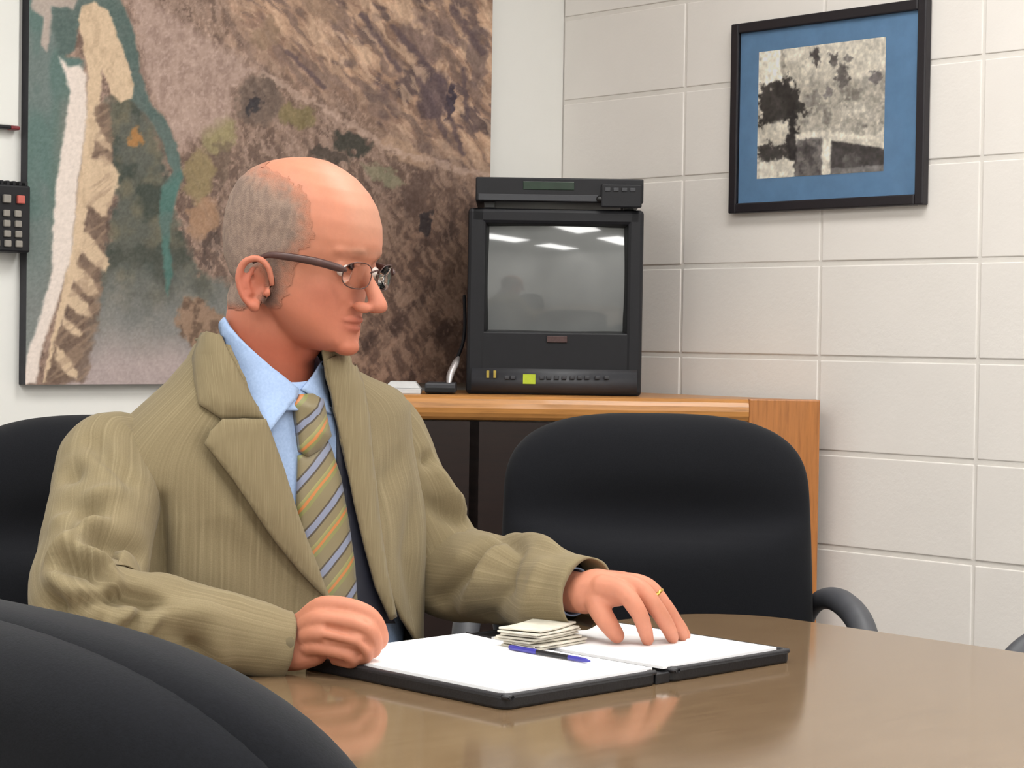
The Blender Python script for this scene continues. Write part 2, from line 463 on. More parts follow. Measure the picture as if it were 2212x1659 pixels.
def paint_map(u, v):
    n1 = fbm(u/60, v/60, 5, 1); n2 = fbm(u/14, v/22, 4, 2); n3 = fbm(u/5, v/7, 3, 3)
    s = u*0.8+v*0.6; t = -u*0.6+v*0.8          # streaks fall to the lower right
    rg = ridged(s/170, t/42, 4, 5); rg2 = ridged(s/60, t/22, 3, 9)
    wx = (fbm(u/40, v/40, 3, 21)-0.5)*40; wy = (fbm(u/40, v/40, 3, 22)-0.5)*40
    fx = (fbm(u/13, v/13, 3, 31)-0.5)*22; fy = (fbm(u/13, v/13, 3, 32)-0.5)*22
    c = np.zeros(u.shape+(3,))+np.array((134, 112, 98.0))
    # scrubby middle slopes
    c = mixc(c, (96, 78, 68), sstep(0.42, 0.62, n2)*0.8)
    c = mixc(c, (172, 146, 130), sstep(0.55, 0.75, n3)*0.6)
    c = mixc(c, (60, 50, 46), sstep(0.56, 0.72, fbm(u/26, v/40, 4, 41))*sstep(250, 600, v)*0.75)
    s2 = u*.45+v*.89; t2 = u*.89-v*.45
    stk = fbm(t2/9+(fbm(u/30, v/30, 2, 141)-.5)*2.5, s2/34, 4, 142, .6)
    c = mixc(c, (84, 68, 60), sstep(.54, .64, stk)*sstep(180, 420, v)*.75)
    c = mixc(c, (176, 150, 134), sstep(.44, .36, stk)*.55)
    # lower right darker brown slopes
    lr = sstep(0, 260, (v-420)+(u-700)*0.55)
    c = mixc(c, (112, 88, 74), lr*0.65)
    c = mixc(c, (62, 48, 44), lr*sstep(0.48, 0.68, fbm((s)/36, t/60, 4, 51))*0.75)
    c = mixc(c, (158, 128, 108), lr*sstep(0.55, 0.72, fbm(s/22, t/40, 4, 57))*0.6)
    c = mixc(c, (70, 56, 50), lr*sstep(.52, .66, stk)*.55)
    c = mixc(c, (164, 136, 116), lr*sstep(.46, .34, stk)*.5)
    # tan hills at the upper right
    hill = sstep(-60, 60, -poly_sd(u+wx, v+wy, [(400, -400), (520, 90), (600, 150), (760, 215), (860, 300), (960, 330), (1060, 400), (1300, 300), (1300, -400)]))
    hc = np.zeros_like(c)+np.array((178, 144, 118.0))
    hc = mixc(hc, (136, 108, 92), sstep(0.45, 0.7, rg)*0.8)
    hc = mixc(hc, (196, 164, 136), sstep(0.5, 0.75, rg2)*0.6)
    hc = mixc(hc, (88, 74, 76), sstep(0.55, 0.68, fbm(s/48, t/26, 4, 61))*sstep(430, 900, u)*0.8)
    s3 = u*.62+v*.78; t3 = u*.78-v*.62
    st3 = fbm(t3/16+(fbm(u/40, v/40, 2, 151)-.5)*2, s3/70, 4, 152, .6)
    hc = mixc(hc, (118, 98, 90), sstep(.54, .66, st3)*.7); hc = mixc(hc, (204, 174, 146), sstep(.45, .36, st3)*.6)
    hc = hc*0.93
    c = c*(1-hill[..., None])+hc*hill[..., None]
    for (px, py, rx, ry, a, col, al) in ((935, 210, 34, 58, .3, (74, 62, 70), .75), (975, 220, 10, 46, .1, (50, 44, 60), .85), (910, 95, 62, 30, .5, (108, 90, 86), .7), (1030, 120, 26, 70, 0, (96, 82, 82), .6),
                                     (700, 20, 60, 24, .4, (132, 110, 92), .6), (575, 75, 26, 40, .5, (126, 106, 86), .6), (950, 60, 70, 20, .6, (120, 100, 92), .6),
                                     (560, 215, 52, 62, .4, (92, 80, 72), .7), (550, 225, 16, 22, .2, (48, 46, 50), .9), (640, 250, 44, 26, .2, (112, 104, 66), .7),
                                     (760, 310, 46, 22, .3, (52, 54, 48), .85), (715, 335, 50, 16, .2, (64, 58, 52), .75), (470, 285, 40, 50, .1, (140, 134, 92), .75),
                                     (430, 380, 34, 60, .1, (134, 122, 82), .7), (480, 350, 18, 50, 0, (92, 78, 66), .6), (830, 380, 50, 18, .4, (128, 132, 104), .6),
                                     (440, 470, 34, 46, .3, (158, 124, 94), .7), (900, 420, 30, 60, .4, (78, 62, 56), .6), (920, 480, 14, 30, .2, (44, 40, 44), .8), (880, 330, 60, 20, .5, (176, 146, 120), .6)):
        du = u+fx*1.4-px; dv = v+fy*1.4-py; ca, sa = math.cos(a), math.sin(a)
        q = ((du*ca+dv*sa)/rx)**2+((-du*sa+dv*ca)/ry)**2
        c = mixc(c, col, sstep(1.25, 0.5, q)*al)
    c = c*(1+(stk-.5)*.4)[..., None]
    # ravines running down the right-hand hills
    for (a, b, w) in (((905, 170), (960, 290), 5), ((940, 160), (1000, 330), 4), ((1000, 150), (1010, 260), 4), ((850, 60), (930, 150), 5), ((780, 30), (860, 150), 4), ((980, 20), (1040, 110), 6), ((620, 110), (700, 190), 4)):
        e = np.array(b)-np.array(a); tt = np.clip(((u-a[0])*e[0]+(v-a[1])*e[1])/(e@e), 0, 1)
        dd = np.hypot(u+fx*.5-a[0]-e[0]*tt, v+fy*.5-a[1]-e[1]*tt)
        c = mixc(c, (84, 70, 74), sstep(w*2.2, w*.6, dd)*.75)
    # ridge lines
    for (a, b, w) in (((300, 60), (590, 170), 3), ((590, 170), (860, 330), 4), ((860, 330), (1060, 385), 4)):
        e = np.array(b)-np.array(a); tt = np.clip(((u-a[0])*e[0]+(v-a[1])*e[1])/(e@e), 0, 1)
        dd = np.hypot(u+fx-a[0]-e[0]*tt, v+fy-a[1]-e[1]*tt)
        c = mixc(c, (180, 156, 140), sstep(w*2.5, w, dd)*.6)
    # pinkish bare plain beside the channel
    pl = sstep(18, -18, poly_sd(u+fx, v+fy, [(270, -60), (330, 0), (430, 70), (560, 150), (500, 190), (500, 250), (420, 300), (390, 330), (340, 240), (310, 170), (300, 90)]))
    pc = np.zeros_like(c)+np.array((160, 138, 126.0)); pc = mixc(pc, (138, 116, 106), sstep(.4, .65, n2)*.7); pc = mixc(pc, (182, 160, 148), sstep(.55, .75, n3)*.5)
    c = c*(1-pl[..., None])+pc*pl[..., None]
    # lagoon
    lag = sstep(10, -10, poly_sd(u+fx*1.2, v+fy*1.2, [(228, 215), (300, 205), (355, 330), (362, 420), (400, 520), (430, 590), (560, 640), (560, 900), (60, 900), (170, 800), (210, 650), (250, 430)]))
    lc = np.zeros_like(c)+np.array((86, 90, 82.0))
    lc = mixc(lc, (112, 106, 84), sstep(.35, .75, fbm(u/34, v/50, 4, 71))*.7)
    lc = mixc(lc, (54, 64, 58), sstep(.38, .74, fbm(u/46, v/46, 5, 73))*.85)
    lc = mixc(lc, (128, 130, 128), sstep(520, 700, v+wy)*.8)
    lc = mixc(lc, (70, 74, 66), sstep(.38, .74, fbm(u/40, v/46, 5, 77))*sstep(720, 560, v)*sstep(480, 560, v)*.8)
    lc = mixc(lc, (170, 156, 154), sstep(680, 800, v+wy*.6)*.9)
    lc = mixc(lc, (178, 122, 62), sstep(1.2, .4, ((u+fx-292)/16)**2+((v+fy-297)/24)**2)*.8)
    c = c*(1-lag[..., None])+lc*lag[..., None]
    # channel
    chn = sstep(4, -4, poly_sd(u+fx*.4, v+fy*.4, [(95, -100), (240, -100), (262, 0), (288, 60), (302, 150), (322, 220), (368, 275), (388, 330), (396, 380), (374, 450), (366, 520), (374, 590), (362, 640), (352, 560), (344, 470), (348, 410), (372, 370), (352, 310), (318, 250), (282, 215), (280, 150), (250, 80), (222, 20), (180, 20), (160, 110), (130, 130), (90, 90)]))
    cc = np.zeros_like(c)+np.array((76, 96, 92.0)); cc = mixc(cc, (70, 116, 108), sstep(250, 420, v)*.7); cc = mixc(cc, (92, 104, 100), sstep(.4, .7, n1)*.5)
    c = c*(1-chn[..., None])+cc*chn[..., None]
    # open sea
    sea = sstep(6, -6, poly_sd(u+fx*.5, v+fy*.5, [(-60, -100), (130, -100), (110, 60), (130, 120), (180, 130), (170, 220), (150, 300), (130, 420), (118, 560), (100, 680), (62, 790), (-60, 900)]))
    sc = np.zeros_like(c)+np.array((98, 114, 111.0)); sc = mixc(sc, (72, 106, 100), sstep(.4, .6, fbm(u/80, v/150, 3, 81))*.6)
    sc = mixc(sc, (126, 126, 124), sstep(480, 760, v+wy)*.7); sc = mixc(sc, (124, 116, 100), sstep(40, 100, u-60+(v-300)*.05)*sstep(140, 300, v)*.5)
    c = c*(1-sea[..., None])+sc*sea[..., None]
    # beige dunes with finger tips
    sst = fbm(t2/7, s2/50, 3, 161); c = mixc(c, c*0.9, sst*lag*.6)
    dn = sstep(3, -3, poly_sd(u+fx*.4, v+fy*.4, [(168, 40), (180, 14), (205, 4), (232, 20), (256, 80), (276, 140), (288, 180), (284, 212), (262, 222), (240, 205), (222, 150), (216, 220), (205, 300), (198, 380), (186, 470), (172, 560), (150, 640), (120, 740), (100, 828), (90, 828), (120, 690), (150, 560), (168, 420), (188, 240), (190, 160), (176, 80)]))
    c = mixc(c, (196, 174, 144), dn); c = mixc(c, (168, 146, 118), dn*sstep(.5, .7, n2)*.5)
    dk = sstep(6, -6, poly_sd(u+fx, v+fy, [(208, 230), (236, 220), (244, 300), (240, 400), (226, 520), (216, 640), (204, 740), (180, 828), (96, 828), (120, 740), (160, 620), (186, 480), (200, 360)]))
    c = mixc(c, (104, 86, 72), dk*.8)
    fing = [[(196, 345), (225, 338), (256, 368), (258, 392), (240, 430), (232, 462), (220, 470), (190, 440), (180, 400)],
            [(205, 260), (222, 285), (240, 320), (236, 330), (214, 310), (200, 300)],
            [(176, 500), (190, 500), (225, 545), (234, 570), (228, 590), (205, 575), (170, 540)],
            [(160, 570), (172, 575), (200, 605), (214, 635), (205, 640), (180, 630), (156, 600)],
            [(146, 620), (160, 625), (190, 660), (200, 690), (190, 688), (160, 670), (138, 650)],
            [(132, 680), (150, 690), (180, 720), (170, 730), (140, 715)],
            [(120, 745), (140, 760), (168, 800), (166, 820), (150, 815), (118, 780)]]
    for f in fing:
        m = sstep(4, -5, poly_sd(u+fx*.7, v+fy*.7, f)); c = mixc(c, (196, 174, 144), m*.95)
    st = ridged((u*.6+v*.8)/16, (u*.8-v*.6)/60, 2, 90)
    c = mixc(c, (150, 128, 106), dk*sstep(.6, .8, st)*.5)
    # pale beach
    bc = sstep(4, -4, poly_sd(u+fx*.35, v+fy*.35, [(128, 122), (150, 145), (172, 140), (186, 160), (188, 250), (176, 340), (164, 440), (152, 560), (140, 600), (116, 680), (88, 760), (78, 828), (50, 832), (58, 770), (84, 690), (112, 590), (114, 500), (120, 400), (140, 280), (152, 200)]))
    c = mixc(c, (208, 199, 190), bc)
    # sand bar at the top left
    c = mixc(c, (176, 160, 150), sstep(4, -4, poly_sd(u+fx*.4, v+fy*.4, [(62, -40), (120, -40), (170, 0), (160, 20), (112, 12), (110, 60), (104, 112), (90, 100), (92, 40), (70, 20)]))*.85)
    # little island off the marsh
    il = sstep(4, -6, poly_sd(u+fx, v+fy, [(380, 670), (400, 645), (430, 642), (460, 665), (490, 690), (480, 740), (420, 760), (385, 720)]))
    ic = np.zeros_like(c)+np.array((138, 114, 94.0)); ic = mixc(ic, (92, 74, 60), sstep(.45, .65, n2)*.8)
    c = c*(1-il[..., None])+ic*il[..., None]
    g = (fbm(u/4, v/4, 2, 99)-.5)*22
    c = c+g[..., None]; m = c.mean(-1, keepdims=True)
    return (m+(c-m)*0.88)*1.09*np.array((1.015, 0.99, 0.985))

def paint_photo(u, v):
    fx = (fbm(u/9, v/9, 4, 131)-.5)*26; fy = (fbm(u/9, v/14, 4, 132)-.5)*30
    n = fbm(u/12, v/14, 4, 7); n2 = fbm(u/22, v/26, 4, 8)
    c = np.zeros(u.shape+(3,))+np.array((214, 206, 192.0))
    def P(poly, col, al=1.0, w=3, f=1.0):
        nonlocal c
        c = mixc(c, col, sstep(w, -w, poly_sd(u+fx*f, v+fy*f, poly))*al)
    P([(1640, 100), (1690, 98), (1690, 175), (1640, 190)], (238, 230, 214))
    P([(1690, 200), (1760, 170), (1920, 170), (1920, 290), (1720, 290)], (170, 163, 152), .8, 10)
    c = mixc(c, (120, 114, 108), sstep(.5, .7, n2)*sstep(1700, 1760, u)*sstep(140, 220, v)*sstep(300, 270, v)*.8)
    c = mixc(c, (222, 214, 200), sstep(.52, .7, n)*sstep(1720, 1780, u)*sstep(170, 220, v)*.6)
    for (px, py, rx, ry, col) in ((1762, 122, 13, 16, (72, 66, 66)), (1800, 128, 10, 14, (96, 90, 88)), (1832, 128, 9, 14, (120, 114, 110)), (1820, 165, 16, 26, (98, 92, 90)), (1790, 200, 14, 16, (124, 118, 116)), (1892, 165, 14, 16, (112, 106, 106)), (1755, 215, 16, 20, (136, 130, 124))):
        c = mixc(c, col, sstep(1.3, .4, ((u+fx-px)/rx)**2+((v+fy-py)/ry)**2)*.9)
    P([(1640, 275), (1640, 180), (1660, 186), (1690, 170), (1700, 165), (1720, 190), (1745, 245), (1715, 255), (1690, 265)], (56, 52, 50), .95, 5, 1.3)
    P([(1684, 100), (1694, 100), (1698, 170), (1690, 170)], (140, 132, 122), .6, 2, .4)
    P([(1700, 240), (1718, 240), (1722, 300), (1728, 380), (1712, 385), (1696, 320), (1704, 280)], (46, 42, 42), .95, 4)
    P([(1635, 280), (1690, 256), (1702, 280), (1696, 310), (1640, 315)], (206, 198, 184), .95, 4, .5)
    P([(1640, 318), (1665, 305), (1680, 318), (1700, 315), (1700, 350), (1640, 350)], (62, 58, 56), .95, 5, 1.4)
    P([(1640, 350), (1700, 342), (1716, 350), (1716, 400), (1640, 400)], (226, 218, 204), .95, 3, .4)
    P([(1716, 290), (1780, 282), (1920, 300), (1920, 320), (1720, 312)], (222, 214, 200), .95, 3, .3)
    P([(1722, 302), (1776, 298), (1776, 385), (1716, 390)], (112, 106, 104), .95, 3, .4)
    c = mixc(c, (80, 76, 76), sstep(.5, .65, n)*sstep(1722, 1728, u)*sstep(1776, 1770, u)*sstep(300, 306, v)*.7)
    P([(1776, 285), (1794, 285), (1792, 400), (1776, 400)], (224, 216, 202), .95, 3, .2)
    P([(1796, 303), (1920, 322), (1920, 356), (1794, 366)], (66, 62, 62), .95, 3, .2)
    P([(1794, 364), (1920, 354), (1920, 400), (1794, 400)], (116, 112, 112), .9, 3, .3)
    c = mixc(c, (112, 108, 106), sstep(1.2, .5, ((u+fx-1840)/22)**2+((v+fy-345)/14)**2)*.6)
    c = c*(1+(fbm(u/6, v/8, 3, 171)-.5)*.45)[..., None]+((fbm(u/16, v/18, 3, 172)-.5)*40)[..., None]
    return c*1.08

# ------------------------------------------------------------------ satellite print on the back wall
TH = 0.028
pL = ony(56, 700, -TH)[0]; pR = ony(1061, 200, -TH)[0]; pB = ony(52, 831, -TH)[2]; pT = 2.16
t = tag(empty('wall_map', ((pL+pR)/2, 0, pB)), 'large satellite picture of a coast with sand spit and brown hills', 'picture')
off = np.array(t.location)
def local_panel(parent, name, org, ax, ay, W, Hh, nx, ny, paint, mat):
    o = print_panel(name, org, ax, ay, W, Hh, nx, ny, paint, mat, None)
    o.data.transform(Matrix.Translation(-Vector(parent.location))); o.parent = parent
    return o
local_panel(t, 'print', (pL, -TH-0.001, pB), (1, 0, 0), (0, 0, 1), pR-pL, pT-pB, 430, 400, paint_map, 'map_print')
box('backing', (pL-off[0], -TH, 0), (pR-off[0], -0.001, pT-pB), 'canvas_edge', t, 0.001)

# ------------------------------------------------------------------ framed photograph on the block wall
FT = 0.022
a = onx(1578, 46, -FT); b = onx(1573, 462, -FT); c_ = onx(2001, 2, -FT); d_ = onx(1993, 441, -FT)
y0, y1 = (a[1]+b[1])/2, (c_[1]+d_[1])/2           # y0 far side, y1 near side
z0, z1 = (b[2]+d_[2])/2, (a[2]+c_[2])/2
t = tag(empty('framed_photograph', (-0.002, (y0+y1)/2, z0)), 'black framed black-and-white mountain photograph with blue mat', 'picture frame')
def L(p): return np.array(p)-np.array(t.location)
fw = 0.022
for nm, (ya, yb, za, zb) in dict(l=(y0, y0-fw, z0, z1), r=(y1+fw, y1, z0, z1), bt=(y0-fw, y1+fw, z0, z0+fw), tp=(y0-fw, y1+fw, z1-fw, z1)).items():
    box('frame_bar', L((-FT, min(ya, yb), za)), L((-0.002, max(ya, yb), zb)), 'frame_black', t, 0.003)
box('mat', L((-0.012, y1+fw, z0+fw)), L((-0.004, y0-fw, z1-fw)), 'mat_board', t)
pa = onx(1638, 112, -.013); pb = onx(1636, 388, -.013); pc = onx(1914, 80, -.013); pd = onx(1908, 368, -.013)
ya, yb = (pa[1]+pb[1])/2, (pc[1]+pd[1])/2; za, zb = (pb[2]+pd[2])/2, (pa[2]+pc[2])/2
local_panel(t, 'photograph', (-0.0128, ya, za), (0, -1, 0), (0, 0, 1), ya-yb, zb-za, 160, 150, paint_photo, 'photo_print')
box('glazing', L((-0.0165, y1+fw, z0+fw)), L((-0.0155, y0-fw, z1-fw)), 'clear_glass', t)

# ------------------------------------------------------------------ white board, marker and keypad left of the map
wz = ony(20, 283)[2]
wbx1 = pL-0.012
t = tag(empty('white_board', (wbx1-0.65, 0, wz)), 'white dry-erase board on the wall left of the satellite picture', 'white board')
box('panel', (-0.65, -0.014, 0.0092), (0.65, -0.001, 0.80), 'white_board', t, 0.002)
box('bottom_rail', (-0.65, -0.022, 0.002), (0.63, -0.001, 0.009), 'black_plastic', t, 0.002)
box('rail_end', (0.63, -0.022, 0.001), (0.65, -0.001, 0.009), 'red_plastic', t, 0.003)
kx = ony(66, 470, -0.05)[0]; kz0 = ony(40, 545, -0.05)[2]; kz1 = ony(40, 400, -0.05)[2]
t = tag(empty('wall_keypad', (kx-0.085, 0, kz0)), 'black wall-mounted keypad with grey keys and one red key', 'keypad')
box('body', (-0.085, -0.05, 0), (0.085, -0.001, kz1-kz0), 'black_plastic', t, 0.004)
sx = (kx-ony(35, 470, -0.05)[0])/31.0
kv = (kz1-kz0)/145.0
def keypos(u, v): return (0.085-(66-u)*sx, (545-v)*kv)
for r, v in enumerate((462, 484, 506, 527)):
    for cidx, u in enumerate((37, 13, -11)):
        x, z = keypos(u+r*1.0, v)
        box('key', (x-0.007, -0.056, z-0.0065), (x+0.007, -0.049, z+0.0065), 'key_grey', t, 0.002)
for u, m in ((43, 'key_red'), (13, 'key_grey'), (-17, 'key_grey')):
    x, z = keypos(u, 431); box('key', (x-0.008, -0.057, z-0.008), (x+0.008, -0.049, z+0.008), m, t, 0.002)
for i in range(13):
    x = 0.078-i*0.013; box('rib', (x-0.003, -0.046, kz1-kz0-0.001), (x+0.003, -0.006, kz1-kz0+0.008), 'black_plastic', t, 0.001)

# ================================================================== CORNER STAND
ST = at(1772, 865, 4.3)[2]
P1 = at(1772, 865, 4.3)[:2]; d2 = at(1000, 850, 4.3)[:2]-P1; d2 /= np.linalg.norm(d2)
P0 = P1+d2*((-0.07-P1[1])/d2[1])
t = tag(empty('corner_stand', (*((P0+P1)/2), 0.0)), 'oak corner stand with thick rounded top under the television', 'stand')
ang = math.atan2((P1-P0)[1], (P1-P0)[0])
t.rotation_euler = (0, 0, ang)
wid = np.linalg.norm(P1-P0); hw = wid/2
# local frame: x along the front to the right, y into the corner
def to_loc(p):
    d = np.array([p[0]-t.location.x, p[1]-t.location.y]); c, s = math.cos(ang), math.sin(ang)
    return np.array([d[0]*c+d[1]*s, -d[0]*s+d[1]*c])
cr = to_loc((-0.02, -0.02)); rr_ = to_loc((-0.02, P1[1])); ll = to_loc((P0[0], -0.02))
sw = 0.15
# top board with a bullnose front
bm = bmesh.new()
prof = []
for i in range(9):
    aa = math.pi*i/8 - math.pi/2
    prof.append((0.022-0.022*math.cos(aa)*1.0, ST-0.027+0.027*math.sin(aa)))
xs = (-hw+sw, hw-sw)
yb = min(rr_[1], ll[1])*0.9
ring = [(y, z) for y, z in prof]+[(yb, ST), (yb, ST-0.054)]
va = [bm.verts.new((xs[0], y, z)) for y, z in ring]; vb = [bm.verts.new((xs[1], y, z)) for y, z in ring]
for i in range(len(ring)):
    j = (i+1) % len(ring); bm.faces.new((va[i], va[j], vb[j], vb[i]))
bm.faces.new(va); bm.faces.new(vb[::-1])
from_bm('top_board', bm, 'oak_horizontal', t)
poly = [(-hw+sw, yb), (hw-sw, yb), (hw-sw, 0.047), (hw-0.001, 0.047), (hw-0.001, rr_[1]*0.98), tuple(cr), (-hw+0.001, ll[1]*0.98), (-hw+0.001, 0.047), (-hw+sw, 0.047)]
prism('rear_top', poly, ST-0.03, ST-0.0005, 'oak_horizontal', t)
for s in (-1, 1):
    x0, x1 = sorted((s*hw, s*(hw-sw)))
    box('end_panel', (x0, 0.0, 0.0), (x1, 0.045, ST+0.001), 'oak_vertical', t, 0.003)
box('back_panel', (-hw+sw, yb-0.02, 0.05), (hw-sw, yb, ST-0.056), 'dark_wood', t)
box('shelf', (-hw+sw, 0.03, 0.40), (hw-sw, yb-0.02, 0.425), 'dark_wood', t, 0.002)
box('inner_side', (-0.14, 0.02, 0.425), (-0.12, yb-0.02, ST-0.056), 'dark_wood', t)
box('plinth', (-hw+sw, 0.03, 0.0), (hw-sw, yb-0.02, 0.05), 'dark_wood', t)
STAND_ANG = ang

# ------------------------------------------------------------------ television
TD = 4.42
def tv_frame():
    c = at(1200, 842, TD); return c
c0 = at(1200, 842, TD)
tw = at(1391, 700, TD)-at(1009, 700, TD); tw = np.linalg.norm(tw)/2
th = (at(1200, 455, TD)-c0)[2]
tvz = ST
th = at(1200, 452, TD)[2]-tvz
t = tag(empty('television', (c0[0], c0[1], tvz), ang), 'small black tube television with grey screen on the oak stand', 'television')
def PX(u, v):       # photo point on the television face to its local x, z
    p = at(u, v, TD); return ((p-c0)@np.array([math.cos(ang), math.sin(ang), 0]), p[2]-tvz)
# bezel front: frame around the screen opening, bevelled
sx0, sz1 = PX(1057, 487); sx1, sz0 = PX(1346, 716)
bx0, bz0 = PX(1020, 800); bx1, bz1 = PX(1391, 456)
bx0 = PX(1008, 700)[0]
bm = bmesh.new()
def fr_box(lo, hi, b=0.003): bm_box(bm, lo, hi, b)
fr_box((bx0, 0, 0.0), (sx0-0.006, 0.05, th), 0.008)
fr_box((sx1+0.006, 0, 0.0), (bx1, 0.05, th), 0.008)
fr_box((bx0+0.004, 0.0, sz1+0.004), (bx1-0.004, 0.05, th), 0.008)
fr_box((bx0+0.004, 0.002, 0.0), (bx1-0.004, 0.05, sz0-0.004), 0.004)
from_bm('bezel', bm, 'black_plastic', t)
# inner slope of the bezel
V = [(sx0-0.008, 0.004, sz0-0.006), (sx1+0.008, 0.004, sz0-0.006), (sx1+0.008, 0.004, sz1+0.006), (sx0-0.008, 0.004, sz1+0.006),
     (sx0, 0.022, sz0), (sx1, 0.022, sz0), (sx1, 0.022, sz1), (sx0, 0.022, sz1)]
mesh('screen_surround', V, [(0, 1, 5, 4), (1, 2, 6, 5), (2, 3, 7, 6), (3, 0, 4, 7)], 'dark_plastic', t, False)
# bulging glass
n = 28; V = []
for i in range(n):
    for j in range(n):
        a_ = -1+2*j/(n-1); b_ = -1+2*i/(n-1)
        V.append(((sx0+sx1)/2+a_*(sx1-sx0)/2*1.02, 0.026-0.016*(1-0.5*(a_*a_+b_*b_)), (sz0+sz1)/2+b_*(sz1-sz0)/2*1.02))
mesh('screen', V, grid_faces(n, n), 'crt_glass', t)
# cabinet tapering to the back
bm = bmesh.new()
rings = [(0.05, bx0+0.006, bx1-0.006, 0.0, th-0.004), (0.14, bx0+0.012, bx1-0.012, 0.0, th-0.01), (0.28, bx0+0.06, bx1-0.06, 0.02, th-0.06), (0.36, bx0+0.09, bx1-0.09, 0.03, th-0.10)]
prev = None
for y, xa, xb, za, zb in rings:
    cur = [bm.verts.new(p) for p in ((xa, y, za), (xb, y, za), (xb, y, zb), (xa, y, zb))]
    if prev:
        for i in range(4): bm.faces.new((prev[i], prev[(i+1) % 4], cur[(i+1) % 4], cur[i]))
    else: bm.faces.new(cur[::-1])
    prev = cur
bm.faces.new(prev)
from_bm('cabinet', bm, 'black_plastic', t)
# control strip at the foot
z_lo, z_hi = 0.004, PX(1200, 797)[1]
V = []; k = 10
for i in range(k):
    q = i/(k-1); y = -0.016*math.sin(math.pi*min(1, q*1.15+.0))**0.7 if q < .87 else -0.004; z = z_lo+(z_hi-z_lo)*q
    V += [(bx0+0.012, y, z), (bx1-0.010, y, z)]
strip = mesh('control_strip', V+[(bx0+0.012, 0.006, z_lo), (bx1-0.010, 0.006, z_lo), (bx0+0.012, 0.006, z_hi), (bx1-0.010, 0.006, z_hi)],
     [(2*i, 2*i+1, 2*i+3, 2*i+2) for i in range(k-1)]+[tuple([2*i for i in range(k)]+[2*k+2, 2*k]), tuple([2*i+1 for i in range(k)][::-1]+[2*k+1, 2*k+3])], 'grey_plastic', t)
for u in (1095, 1108, 1170, 1185, 1202, 1218, 1236, 1252, 1268, 1290, 1310):
    x, z = PX(u, 815); box('button', (x-0.0055, -0.020, z-0.004), (x+0.0055, -0.013, z+0.004), 'grey_plastic', strip, 0.0015)
x, z = PX(1143, 818); box('sticker', (x-0.0135, -0.0185, z-0.011), (x+0.0135, -0.0155, z+0.010), 'lime_sticker', t)
for u in (1054, 1069):
    x, z = PX(u, 808); box('sticker', (x-0.003, -0.0180, z-0.008), (x+0.003, -0.0150, z+0.008), 'yellow_mark', t)
x, z = PX(1203, 733); box('badge', (x-0.022, -0.002, z-0.007), (x+0.022, 0.003, z+0.007), 'badge', t, 0.001)
# ------------------------------------------------------------------ recorder on top of the television
vt = at(1200, 386, TD)[2]
t2 = tag(empty('video_recorder', (c0[0], c0[1], tvz+th), ang), 'black video cassette recorder lying on top of the television', 'recorder')
hz = vt-(tvz+th)
ux0 = PX(1028, 400)[0]; ux1 = PX(1389, 400)[0]
box('body', (ux0, -0.012, 0.014), (ux1, 0.26, hz), 'black_plastic', t2, 0.003)
for x in (ux0+0.03, ux1-0.03):
    for y in (0.02, 0.12): box('foot', (x-0.012, y-0.01, 0.0), (x+0.012, y+0.01, 0.015), 'dark_plastic', t2, 0.002)
xa = PX(1130, 400)[0]; xb = PX(1240, 400)[0]
zc = at(1200, 404, TD)[2]-(tvz+th)
box('display', (xa, -0.0135, zc-0.008), (xb, -0.011, zc+0.010), 'green_display', t2, 0.001)
box('cassette_door', (ux0+0.006, -0.0145, 0.016), (PX(1292, 400)[0], -0.011, 0.030), 'grey_plastic', t2, 0.001)
xc = PX(1297, 440)[0]
box('jog_panel', (xc, -0.020, 0.004), (ux1-0.004, -0.011, hz-0.012), 'black_plastic', t2, 0.003)
for i in range(4):
    x = xc+0.014+i*0.018; box('button', (x-0.006, -0.0225, hz-0.028), (x+0.006, -0.0195, hz-0.020), 'grey_plastic', t2, 0.001)
lathe('knob', [(0.007, 0), (0.007, 0.006), (0.004, 0.008)], 'dark_plastic', t2, 16)
kn = t2.children[-1]; kn.rotation_euler = (math.pi/2, 0, 0); kn.location = (xc-0.003, -0.012, 0.022)

# ------------------------------------------------------------------ small things on the stand, left of the television
def on_stand(u, v, D): p = at(u, v, D); return (p[0], p[1], ST)
p = on_stand(875, 840, 4.36)
t = tag(empty('white_box', p, ang), 'small white plastic box on the stand beside the man\'s shoulder', 'box')
box('base', (-0.045, -0.035, 0.0), (0.035, 0.035, 0.012), 'white_plastic', t, 0.002)
V = [(-0.043, -0.033, 0.0125), (0.033, -0.033, 0.0125), (0.033, 0.033, 0.0125), (-0.043, 0.033, 0.0125), (-0.03, -0.018, 0.026), (0.022, -0.018, 0.026), (0.022, 0.03, 0.026), (-0.03, 0.03, 0.026)]
mesh('lid', V, [(0, 3, 2, 1), (4, 5, 6, 7), (0, 1, 5, 4), (1, 2, 6, 5), (2, 3, 7, 6), (3, 0, 4, 7)], 'white_plastic', t, False)
p = on_stand(950, 842, 4.36)
t = tag(empty('cable_box', p, ang), 'flat black device on the stand left of the television', 'device')
box('body', (-0.032, -0.01, 0.002), (0.034, 0.10, 0.024), 'grey_plastic', t, 0.004)
box('front', (-0.030, -0.012, 0.004), (0.032, -0.009, 0.014), 'dark_plastic', t, 0.001)
pts = [at(960, 832, 4.42), at(975, 800, 4.45), at(988, 772, 4.48), at(1000, 740, 4.5), at(1004, 700, 4.52), at(1003, 640, 4.56)]
pts[0][2] = ST+0.005
tag(tube('cable', pts, [0.004]*6, 'black_plastic', None, 50, 10), 'black cable rising behind the left side of the television', 'cable')
pts = [at(968, 836, 4.38), at(972, 812, 4.40), at(984, 785, 4.42), at(990, 772, 4.44)]
pts[0][2] = ST+0.004
